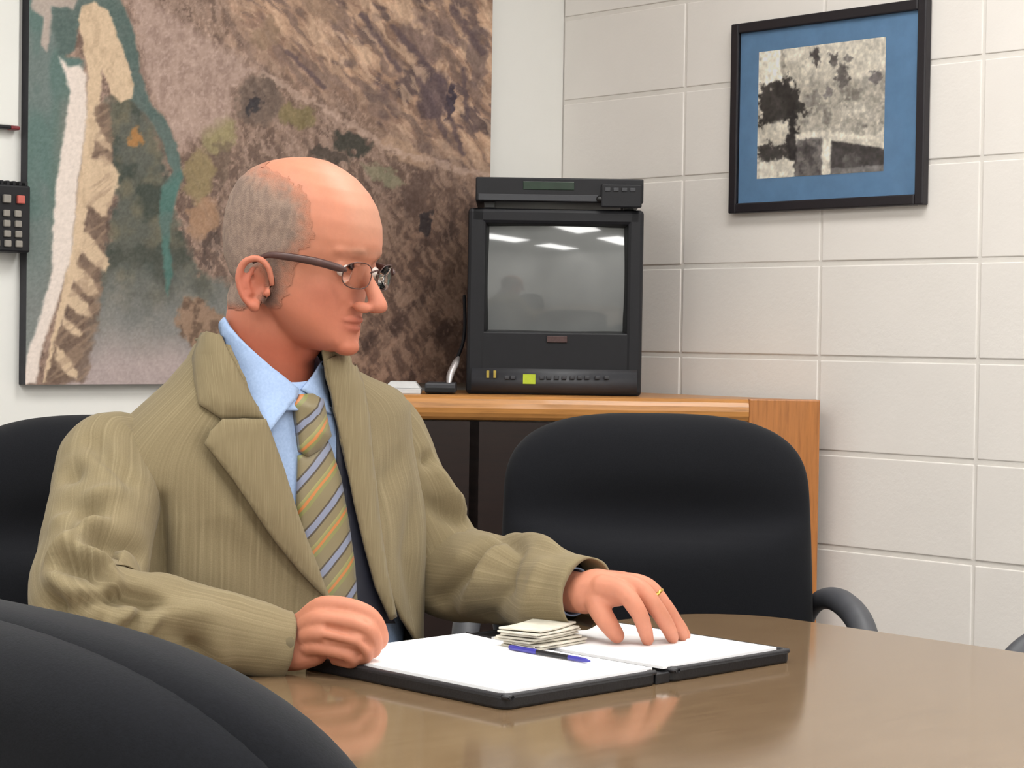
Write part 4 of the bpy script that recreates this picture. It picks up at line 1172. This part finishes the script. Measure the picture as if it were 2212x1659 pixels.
x_, y_, z_ = h[:, 0], h[:, 1], h[:, 2]
# carve: mouth line, eye hollows, nostrils, ear bowl
def carve(c, r, amt):
    global co
    q = ((x_-c[0])/r[0])**2+((y_-c[1])/r[1])**2+((z_-c[2])/r[2])**2
    co = co-nrm*(np.exp(-q)*amt*ishead)[:, None]
carve((.088, 0, -.0690), (.02, .020, .0018), .0030)
for s in (-1, 1):
    carve((.080, s*.024, .014), (.012, .012, .004), .0030)
    carve((.105, s*.007, -.0490), (.006, .003, .003), .003)
    carve((-.001, s*.081, -.042), (.007, .02, .012), .006)
    carve((.080, s*.026, -.052), (.012, .006, .014), .0018)
# grooves between the curled fingers and over the knuckles
def groove(line, w, amt):
    global co
    P = [at(*p) for p in line]; best = np.full(nV, 1e9)
    for a, b in zip(P[:-1], P[1:]):
        e = b-a; t_ = np.clip(((co-a)@e)/(e@e), 0, 1); best = np.minimum(best, np.linalg.norm(co-a-t_[:, None]*e, axis=1))
    co = co-nrm*(np.exp(-(best/w)**2)*amt)[:, None]
for ln in ([(712, 1324, 2.345), (790, 1341, 2.330), (806, 1366, 2.335)], [(706, 1355, 2.335), (782, 1373, 2.320), (796, 1396, 2.330)], [(700, 1386, 2.332), (764, 1402, 2.322), (776, 1418, 2.332)]):
    groove(ln, .0032, .0042)
groove([(1352, 1300, 2.486), (1392, 1330, 2.49)], .003, .002)
body_me.vertices.foreach_set('co', co.ravel()); body_me.update()
# complexion: skin, grey cropped hair, lips; shade painted on lower face and neck
def bump3(c, r): return np.exp(-(((x_-c[0])/r[0])**2+((y_-c[1])/r[1])**2+((z_-c[2])/r[2])**2))*ishead
rgb = np.zeros((nV, 3))+np.array((196, 130, 104.0))
nn = fbm(h[:, 0]*60+h[:, 1]*35, h[:, 2]*60+h[:, 1]*20, 3, 201)
rgb = rgb*(0.97+0.06*nn)[:, None]
rgb = mixc(rgb, (196, 118, 98), np.clip(bump3((.07, .05, -.035), (.03, .04, .025))+bump3((.07, -.05, -.035), (.03, .04, .025))+bump3((.11, 0, -.038), (.015, .016, .02)), 0, 1)*.55)
for s in (-1, 1): rgb = mixc(rgb, (200, 112, 94), bump3((-.006, s*.088, -.043), (.03, .013, .04))*.7)
rgb = mixc(rgb, (178, 98, 92), np.clip(bump3((.092, 0, -.064), (.02, .020, .0048))+bump3((.09, 0, -.0745), (.02, .019, .0050)), 0, 1)*.75)
rgb = mixc(rgb, (188, 108, 84), sstep(-.01, -.07, z_)*ishead*.5)  # underside of the face, dim below overhead lamps, darkened in the skin colour
neck_shade = sstep(-.09, -.13, z_)*(np.linalg.norm(h, axis=1) < .3)*(h[:, 0] < .1)
rgb = mixc(rgb, (170, 90, 66), neck_shade*.85)  # shade on the neck painted into the skin colour
wob = (fbm(h[:, 0]*160+h[:, 1]*90, h[:, 2]*160+h[:, 1]*60, 3, 207)-.5)*.016
hxl = np.interp(z_, [-.075, -.06, -.04, -.015, .005, .03, .05, .07, .085], [.006, .014, .018, .020, .022, .036, .030, .022, .010])
hair = sstep(.018, -.016, x_-hxl+wob)
top = np.interp(x_, [-.11, -.09, -.06, -.03, 0, .03], [.075, .088, .088, .082, .078, .076])
hair *= sstep(.020, -.020, z_-top+wob)
low = np.interp(x_, [-.1, -.06, -.03, -.012, 0.0, .02], [-.06, -.085, -.080, -.06, -.068, -.066])
hair *= sstep(-.008, .008, z_-low)
hair *= (1-sstep(.0715, .0765, np.abs(y_))*sstep(.031, .022, np.abs(x_+.006))*sstep(.012, .002, z_))
hair = np.clip(hair*ishead, 0, 1)
thin = sstep(.02, .06, z_)*sstep(.06, .02, np.abs(x_-.055))*sstep(.05, .02, np.abs(y_))*.25*ishead
rgb2 = mixc(rgb, (160, 143, 130), hair*.88)
rgb2 = mixc(rgb2, (126, 108, 100), hair*sstep(.3, .8, fbm(h[:, 0]*300+h[:, 1]*120, h[:, 2]*130, 3, 211))*.6); rgb2 = mixc(rgb2, (196, 172, 152), thin)
dark = bump3((.010, .07, -.045), (.012, .03, .024))+bump3((.010, -.07, -.045), (.012, .03, .024))
rgb2 = mixc(rgb2, (104, 78, 70), np.clip(dark*1.3, 0, 1)*hair*.9)
brow = np.clip(bump3((.092, .026, .0255), (.014, .020, .0045))+bump3((.092, -.026, .0255), (.014, .020, .0045)), 0, 1)
rgb2 = mixc(rgb2, (158, 118, 98), brow*.6)
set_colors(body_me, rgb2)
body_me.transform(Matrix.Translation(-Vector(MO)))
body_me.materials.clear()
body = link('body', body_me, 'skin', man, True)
# short cropped hair as its own coat over the scalp
bm = bmesh.new(); bm.from_mesh(body_me); bm.verts.ensure_lookup_table()
keep = hair > 0.06
bmesh.ops.delete(bm, geom=[v for v in bm.verts if not keep[v.index]], context='VERTS')
hm = bpy.data.meshes.new('hair'); bm.to_mesh(hm); bm.free()
kidx = np.where(keep)[0]
hco = np.empty(len(hm.vertices)*3); hm.vertices.foreach_get('co', hco); hco = hco.reshape(-1, 3)
hco = hco+nrm[kidx]*(0.0004+0.0022*hair[kidx]*(0.6+0.8*nn[kidx]))[:, None]
hm.vertices.foreach_set('co', hco.ravel()); hm.update(); hm.materials.clear()
ho = link('hair', hm, 'short_hair', man, True); ho['label'] = 'grey cropped hair around a bald crown'
# eyes
for s in (-1, 1):
    V, F_ = ell((.0775, s*.031, .0005), (.0108, .0120, .0085)); e = mpart('eye', HW(V), F_, 'eye_white')
    V, F_ = ell((.0880, s*.0320, -.0012), (.0016, .0050, .0050)); io = mesh('iris', HW(V)-MO, F_, 'iris', e)
# glasses
gl = empty('glasses', (0, 0, 0)); gl.parent = man; gl['label'] = 'thin rimmed glasses with brown temples'
def gpart(name, V, F_, mat, par=None): return mesh(name, np.asarray(V)-MO, F_, mat, par or gl)
for s in (-1, 1):
    c = np.array((.1010, s*.033, -.002))
    ringp = []
    for k in range(25):
        a = 2*math.pi*k/24; yy = math.copysign(abs(math.cos(a))**.8, math.cos(a))*.0245; zz = math.copysign(abs(math.sin(a))**.8, math.sin(a))*.0165
        ringp.append(c+np.array((-0.010*((s*yy+.0245)/.049)**2, yy, zz)))
    V, F_ = tube_geo([HW(p) for p in ringp], [.0007]*25, 72, 8, None, False); gpart('lens_rim', V, F_, 'lens_frame')
    Vl = [HW(c+np.array((-.004, 0, 0)))]+[HW(p) for p in ringp[:-1]]
    lo = gpart('lens', Vl, [(0, k+1, (k+1) % 24+1) for k in range(24)], 'clear_glass')
    md = lo.modifiers.new('thick', 'SOLIDIFY'); md.thickness = 0.001
    V, F_ = tube_geo([HW((.0925, s*.0575, .004)), HW((.086, s*.0640, .005)), HW((.060, s*.0735, .006)), HW((.022, s*.0790, .003)), HW((.002, s*.0810, -.001)), HW((-.012, s*.083, -.014))], [.0030, .0050, .0050, .0046, .0036, .0020], 50, 10, (hy, 0.5)); gpart('temple', V, F_, 'lens_frame')
V, F_ = tube_geo([HW((.0995, -.009, .004)), HW((.1030, 0, .008)), HW((.0995, .009, .004))], [.0012]*3, 16, 8); gpart('bridge', V, F_, 'lens_frame')
# wedding ring on the left hand
p0, p1, p2 = [at(*LH['ring'][i]) for i in (1, 2, 3)]
c = p0*0.42+p1*0.58; axd = (p1-p0)/np.linalg.norm(p1-p0); e1 = np.cross(axd, UPZ); e1 /= np.linalg.norm(e1); e2 = np.cross(axd, e1)
V, F_ = tube_geo([c+(e1*math.cos(a)+e2*math.sin(a))*0.0116 for a in np.linspace(0, 2*math.pi, 25)], [.0026]*25, 48, 8, None, False)
mpart('ring', V, F_, 'gold')

# ---------------------------------------------------------------- shirt, tie
SV2, SF2 = form_mesh(-0.010, 0.48, 1.050); so = mpart('shirt', SV2, SF2, 'shirt_cotton')
# collar form: a flaring sleeve round the neck
NKA = MO+TF*0.042+UPZ*1.09+TL*0.004; NKB = HW((-.024, 0, -.075))
def neck_at(z):
    k = (z-NKA[2])/(NKB[2]-NKA[2]); k = max(-0.35, min(1.0, k)); p = NKA+(NKB-NKA)*k; p = p.copy(); p[2] = z; return p
def collar_pt(th, z, grow=0.0):
    r = float(np.interp(z, [1.00, 1.03, 1.06, 1.09, 1.12, 1.19], [.108, .096, .080, .069, .0635, .0615]))+grow
    return neck_at(z)+TL*r*math.sin(th)+TF*r*math.cos(th)
KV = np.array([collar_pt(2*math.pi*j/96, 1.00+0.19*i/29) for i in range(30) for j in range(96)]); KF = grid_faces(30, 96, True); KB = bvh_of(KV, KF)
V = []
for i in range(7):
    for j in range(96):
        th = 2*math.pi*j/96; V.append(collar_pt(th, 1.113-0.036*math.cos(th)-0.034*i/6, -0.0015))
st_ = mpart('collar_stand', V, grid_faces(7, 96, True), 'shirt_cotton', True, so)
md = st_.modifiers.new('thick', 'SOLIDIFY'); md.thickness = 0.002
patch('collar_leaf', [(489, 686), (500, 706), (520, 730), (548, 758), (585, 792), (620, 822), (643, 842), (640, 858), (612, 895), (580, 936), (560, 905), (535, 850), (508, 790), (484, 730), (476, 700)], KB, 'shirt_cotton', 0.004, 0.003, 8, 0.002, None, so)
patch('collar_leaf', [(648, 842), (672, 812), (692, 780), (700, 800), (706, 850), (712, 896), (704, 892), (684, 868)], KB, 'shirt_cotton', 0.004, 0.003, 7, 0.002, None, so)
patch('shirt_front', [(560, 860), (640, 850), (712, 880), (760, 1080), (790, 1300), (680, 1300), (620, 1100), (580, 960)], SB, 'shirt_cotton', 0.004, 0.002, 12, 0.0, None, so)
tie = patch('tie', [(638, 985), (662, 978), (694, 944), (706, 962), (728, 1030), (744, 1120), (758, 1220), (764, 1310), (690, 1310), (650, 1180), (634, 1090)], SB, 'striped_silk', 0.009, 0.004, 9, 0.004, None)
patch('tie_knot', [(626, 872), (640, 852), (664, 850), (686, 862), (694, 900), (704, 944), (682, 972), (656, 988), (640, 975), (634, 930)], SB, 'striped_silk', 0.014, 0.010, 7, 0.012, None, tie)

# ---------------------------------------------------------------- jacket
EDGE_R = [(478, 690), (500, 745), (530, 812), (558, 880), (580, 945), (602, 1010), (622, 1080), (645, 1150), (672, 1220), (700, 1290), (720, 1340), (740, 1400)]
EDGE_L = [(694, 775), (704, 830), (716, 890), (730, 950), (745, 1020), (762, 1100), (782, 1185), (805, 1270), (838, 1340), (872, 1400), (890, 1440)]
def edge_th(E):
    out = []
    for (u, v) in E:
        p, n = cast(JB, u, v); d = p-MO; a, b = d@TL, d@TF
        z = d[2]
        # undo the shoulder tilt
        z0_ = z
        for _ in range(4): z0_ = z-0.20*a*sstep(0.8, 1.0, z0_)*sstep(1.15, 1.0, z0_)
        A, Bf, Bb, sh = sec(z0_); A += JG; Bf += JG
        s = math.copysign(min(1, abs(a)/A)**(1/.88), a); th = math.asin(s)
        if b-sh < 0: th = math.copysign(math.pi, a)-th
        out.append((z0_, th))
    out.sort(); o = np.array(out); return o
eR, eL = edge_th(EDGE_R), edge_th(EDGE_L)
nz, nt = 110, 170; V = []; UVs = []
for z in np.linspace(0.50, 1.135, nz):
    tR = np.interp(z, eR[:, 0], eR[:, 1]); tLft = np.interp(z, eL[:, 0], eL[:, 1])
    for j in range(nt):
        q = j/(nt-1); th = tLft+(2*math.pi+tR-tLft)*q
        ed = min(q, 1-q)*(2*math.pi)
        lift = 0.004*math.exp(-(ed/0.25)**2)
        V.append(form_pt(th, z, JG+lift)); UVs.append((th*0.17, z))
V = np.array(V)
def set_uv(o, UV):
    uv = o.data.uv_layers.new(name='UVMap')
    for lp in o.data.loops: uv.data[lp.index].uv = UV[lp.vertex_index]
def folds(V, Fc, lst):
    """press creases and ridges into cloth: each is a line over the surface, a width and a height"""
    bv = bvh_of(V, Fc)
    me = bpy.data.meshes.new('tmp'); me.from_pydata([tuple(v) for v in V], [], [tuple(f) for f in Fc]); me.update()
    N = np.empty(len(V)*3); me.vertices.foreach_get('normal', N); N = N.reshape(-1, 3); bpy.data.meshes.remove(me)
    c = V.mean(0)
    D = np.zeros(len(V))
    for line, w, hgt in lst:
        P = [cast(bv, *p)[0] for p in line]
        best = np.full(len(V), 1e9); bt = np.zeros(len(V)); tot = len(P)-1
        for i in range(tot):
            a, b = P[i], P[i+1]; e = b-a; t_ = np.clip(((V-a)@e)/(e@e+1e-12), 0, 1)
            d = np.linalg.norm(V-a-t_[:, None]*e, axis=1); m = d < best
            best[m] = d[m]; bt[m] = (i+t_[m])/tot
        taper = np.sin(np.pi*np.clip(bt*0.84+0.08, 0, 1))**0.5
        D += 2.1*hgt*np.exp(-(best/w)**2)*taper
    D = np.clip(D, -.022, .022)
    return V+N*D[:, None], N
Fc = grid_faces(nz, nt)
JVn, N_ = folds(V, Fc, [([(345, 1080), (350, 1180), (352, 1290)], .010, -.010), ([(440, 960), (520, 1080), (640, 1240)], .012, -.004), ([(860, 1000), (800, 1080), (790, 1160)], .02, -.004), ([(420, 1120), (560, 1220), (660, 1330)], .03, -.003),
                       ([(890, 1100), (880, 1200), (895, 1320)], .02, -.005)])
jo = mpart('jacket', JVn, Fc, 'suit_cloth'); set_uv(jo, UVs)
md = jo.modifiers.new('thick', 'SOLIDIFY'); md.thickness = 0.004; md.offset = 0
# lapels and collar of the jacket
patch('lapel', [(478, 908), (520, 905), (566, 905), (585, 958), (606, 1018), (626, 1085), (650, 1155), (678, 1226), (702, 1296), (672, 1268), (630, 1222), (585, 1166), (540, 1100), (500, 1040), (470, 1000), (440, 962), (452, 935)], JB, 'suit_cloth', 0.014, 0.004, 9, 0.004, None, jo, 1000.0/1.9*1.0)
patch('jacket_collar', [(474, 694), (484, 728), (508, 785), (534, 845), (566, 905), (520, 905), (480, 908), (455, 892), (432, 878), (426, 830), (424, 782), (440, 735), (456, 705)], JB, 'suit_cloth', 0.008, 0.004, 9, 0.006, None, jo, 1000.0/1.9)
patch('lapel', [(696, 778), (720, 768), (748, 770), (776, 830), (790, 900), (796, 980), (804, 1040), (812, 1120), (828, 1230), (848, 1330), (836, 1338), (805, 1268), (782, 1183), (762, 1098), (746, 1018), (731, 948), (717, 888), (705, 828)], JB, 'suit_cloth', 0.008, 0.004, 9, 0.005, None, jo, 1000.0/1.9)
patch('lining', [(722, 900), (738, 960), (752, 1030), (770, 1110), (792, 1195), (818, 1280), (846, 1345), (800, 1345), (762, 1300), (752, 1200), (738, 1090), (722, 1000)], SB, 'lining', 0.0065, 0.002, 9, 0.0, None, jo)

def sleeve(name, S_, E_, W_, rad, lst, flat=None):
    d0 = (S_-E_)/np.linalg.norm(S_-E_)
    inward = (MO+UPZ*S_[2]-S_); inward[2] = 0; inward /= np.linalg.norm(inward)
    P = [S_+inward*0.060+UPZ*0.004, S_+d0*0.0, S_*0.66+E_*0.34, S_*0.33+E_*0.67, E_*0.93+S_*0.07, E_*0.90+W_*0.10, E_*0.66+W_*0.34, E_*0.33+W_*0.67, W_]
    V, F_ = tube_geo(P, rad, 130, 56, None, False)
    n, seg = 130, 56
    # sleeve head closes over the shoulder
    F2 = list(F_); c = len(V)
    ctr = V[:seg].mean(0); V = np.vstack([V, [ctr+inward*0.02]])
    F2 += [((j+1) % seg, j, c) for j in range(seg)]
    # turned cuff going inside
    st = len(V); last = V[(n-1)*seg:n*seg]; cc = last.mean(0); dirv = (W_-E_)/np.linalg.norm(W_-E_)
    V = np.vstack([V, cc+(last-cc)*0.93+dirv*0.001, cc+(last-cc)*0.86-dirv*0.04])
    for a0, b0 in (((n-1)*seg, st), (st, st+seg)):
        F2 += [(a0+j, a0+(j+1) % seg, b0+(j+1) % seg, b0+j) for j in range(seg)]
    UV = [((j % seg)/seg*0.42, (i)*0.0045) for i in range(n) for j in range(seg)]+[(0, 0)]*(1+2*seg)
    V, N = folds(V, F2, lst)
    # fine rumpling
    w = np.array([mnoise.noise(Vector(p)*16)*0.6+mnoise.noise(Vector(p)*34)*0.35 for p in V])
    V = V+N*(w*0.006)[:, None]
    o = mpart(name, V, F2, 'suit_cloth', True, jo); set_uv(o, UV); return o
sleeve('sleeve', S_R, E_R, W_R, [.036, .058, .066, .066, .065, .063, .055, .047, .040],
       [([(116, 1212), (162, 1169), (220, 1122)], .010, .012), ([(167, 1189), (218, 1220), (248, 1262)], .010, .010), ([(110, 1240), (150, 1280), (215, 1300)], .010, .010),
        ([(150, 1095), (182, 1096), (214, 1110)], .015, -.011), ([(177, 1160), (240, 1172), (305, 1196)], .016, -.012), ([(126, 1222), (190, 1224), (228, 1250)], .010, -.012),
        ([(177, 1300), (283, 1290), (350, 1304)], .008, -.016), ([(118, 1300), (135, 1318)], .010, -.010), ([(150, 1010), (160, 1030)], .014, -.008), ([(200, 944), (240, 990), (280, 1036)], .012, -.008),
        ([(230, 960), (265, 1010)], .010, .005), ([(240, 1352), (275, 1325), (290, 1312)], .007, .007), ([(270, 1372), (300, 1340), (330, 1318)], .007, -.007), ([(300, 1385), (330, 1345), (345, 1320)], .007, .006),
        ([(400, 1385), (420, 1405), (430, 1430)], .014, -.008), ([(345, 1320), (420, 1322), (480, 1330)], .012, .004), ([(470, 1350), (475, 1400), (480, 1440)], .012, .003), ([(130, 1120), (200, 1075), (250, 1060)], .012, .006)])
sleeve('sleeve', S_L, E_L, W_L, [.036, .056, .063, .064, .066, .066, .060, .054, .047],
       [([(940, 1010), (965, 1060), (1000, 1100)], .010, .007), ([(950, 1300), (1010, 1230), (1060, 1175)], .013, -.010), ([(1000, 1320), (1040, 1250), (1075, 1190)], .010, .009), ([(1060, 1340), (1090, 1270), (1110, 1200)], .014, -.009),
        ([(920, 1080), (960, 1110), (1000, 1130)], .010, -.008), ([(1080, 1150), (1110, 1165), (1125, 1185)], .008, -.008), ([(1100, 1150), (1160, 1160), (1200, 1185)], .010, .006), ([(1130, 1340), (1150, 1280), (1170, 1220)], .012, .005), ([(915, 990), (930, 1000)], .01, -.006)])
for S_, E_, W_ in ((S_R, E_R, W_R), (S_L, E_L, W_L)):
    d = (W_-E_)/np.linalg.norm(W_-E_)
    V, F_ = tube_geo([W_-d*0.06, W_-d*0.022], [.031, .031], 6, 28, None, False)
    o = mpart('shirt_cuff', V, F_, 'shirt_cotton', True, so); md = o.modifiers.new('thick', 'SOLIDIFY'); md.thickness = 0.002

# ---------------------------------------------------------------- trousers and shoes, under the table
for s in (-1, 1):
    hip = MO+TL*s*0.09+UPZ*0.575; knee = MO+TL*s*0.13+TF*0.40+UPZ*0.55; ank = MO+TL*s*0.13+TF*0.42+UPZ*0.10
    V, F_ = tube_geo([hip-TF*0.05, hip*0.5+knee*0.5, knee+UPZ*0.0, knee*0.5+ank*0.5+TF*0.01, ank], [.095, .085, .068, .06, .055], 50, 24)
    mpart('trouser_leg', V, F_, 'trouser_cloth')
    V, F_ = tube_geo([ank-TF*0.045+UPZ*(-0.055), ank+TF*0.05-UPZ*0.055, ank+TF*0.16-UPZ*0.065, ank+TF*0.20-UPZ*0.07], [.042, .044, .036, .026], 24, 18)
    V[:, 2] = np.maximum(V[:, 2], 0.003)
    mpart('shoe', V, F_, 'shoe_leather')
V, F_ = ell(MO+UPZ*0.575, (0.17, 0.17, 0.085), None, 28, 18); mpart('trouser_seat', V, F_, 'trouser_cloth')
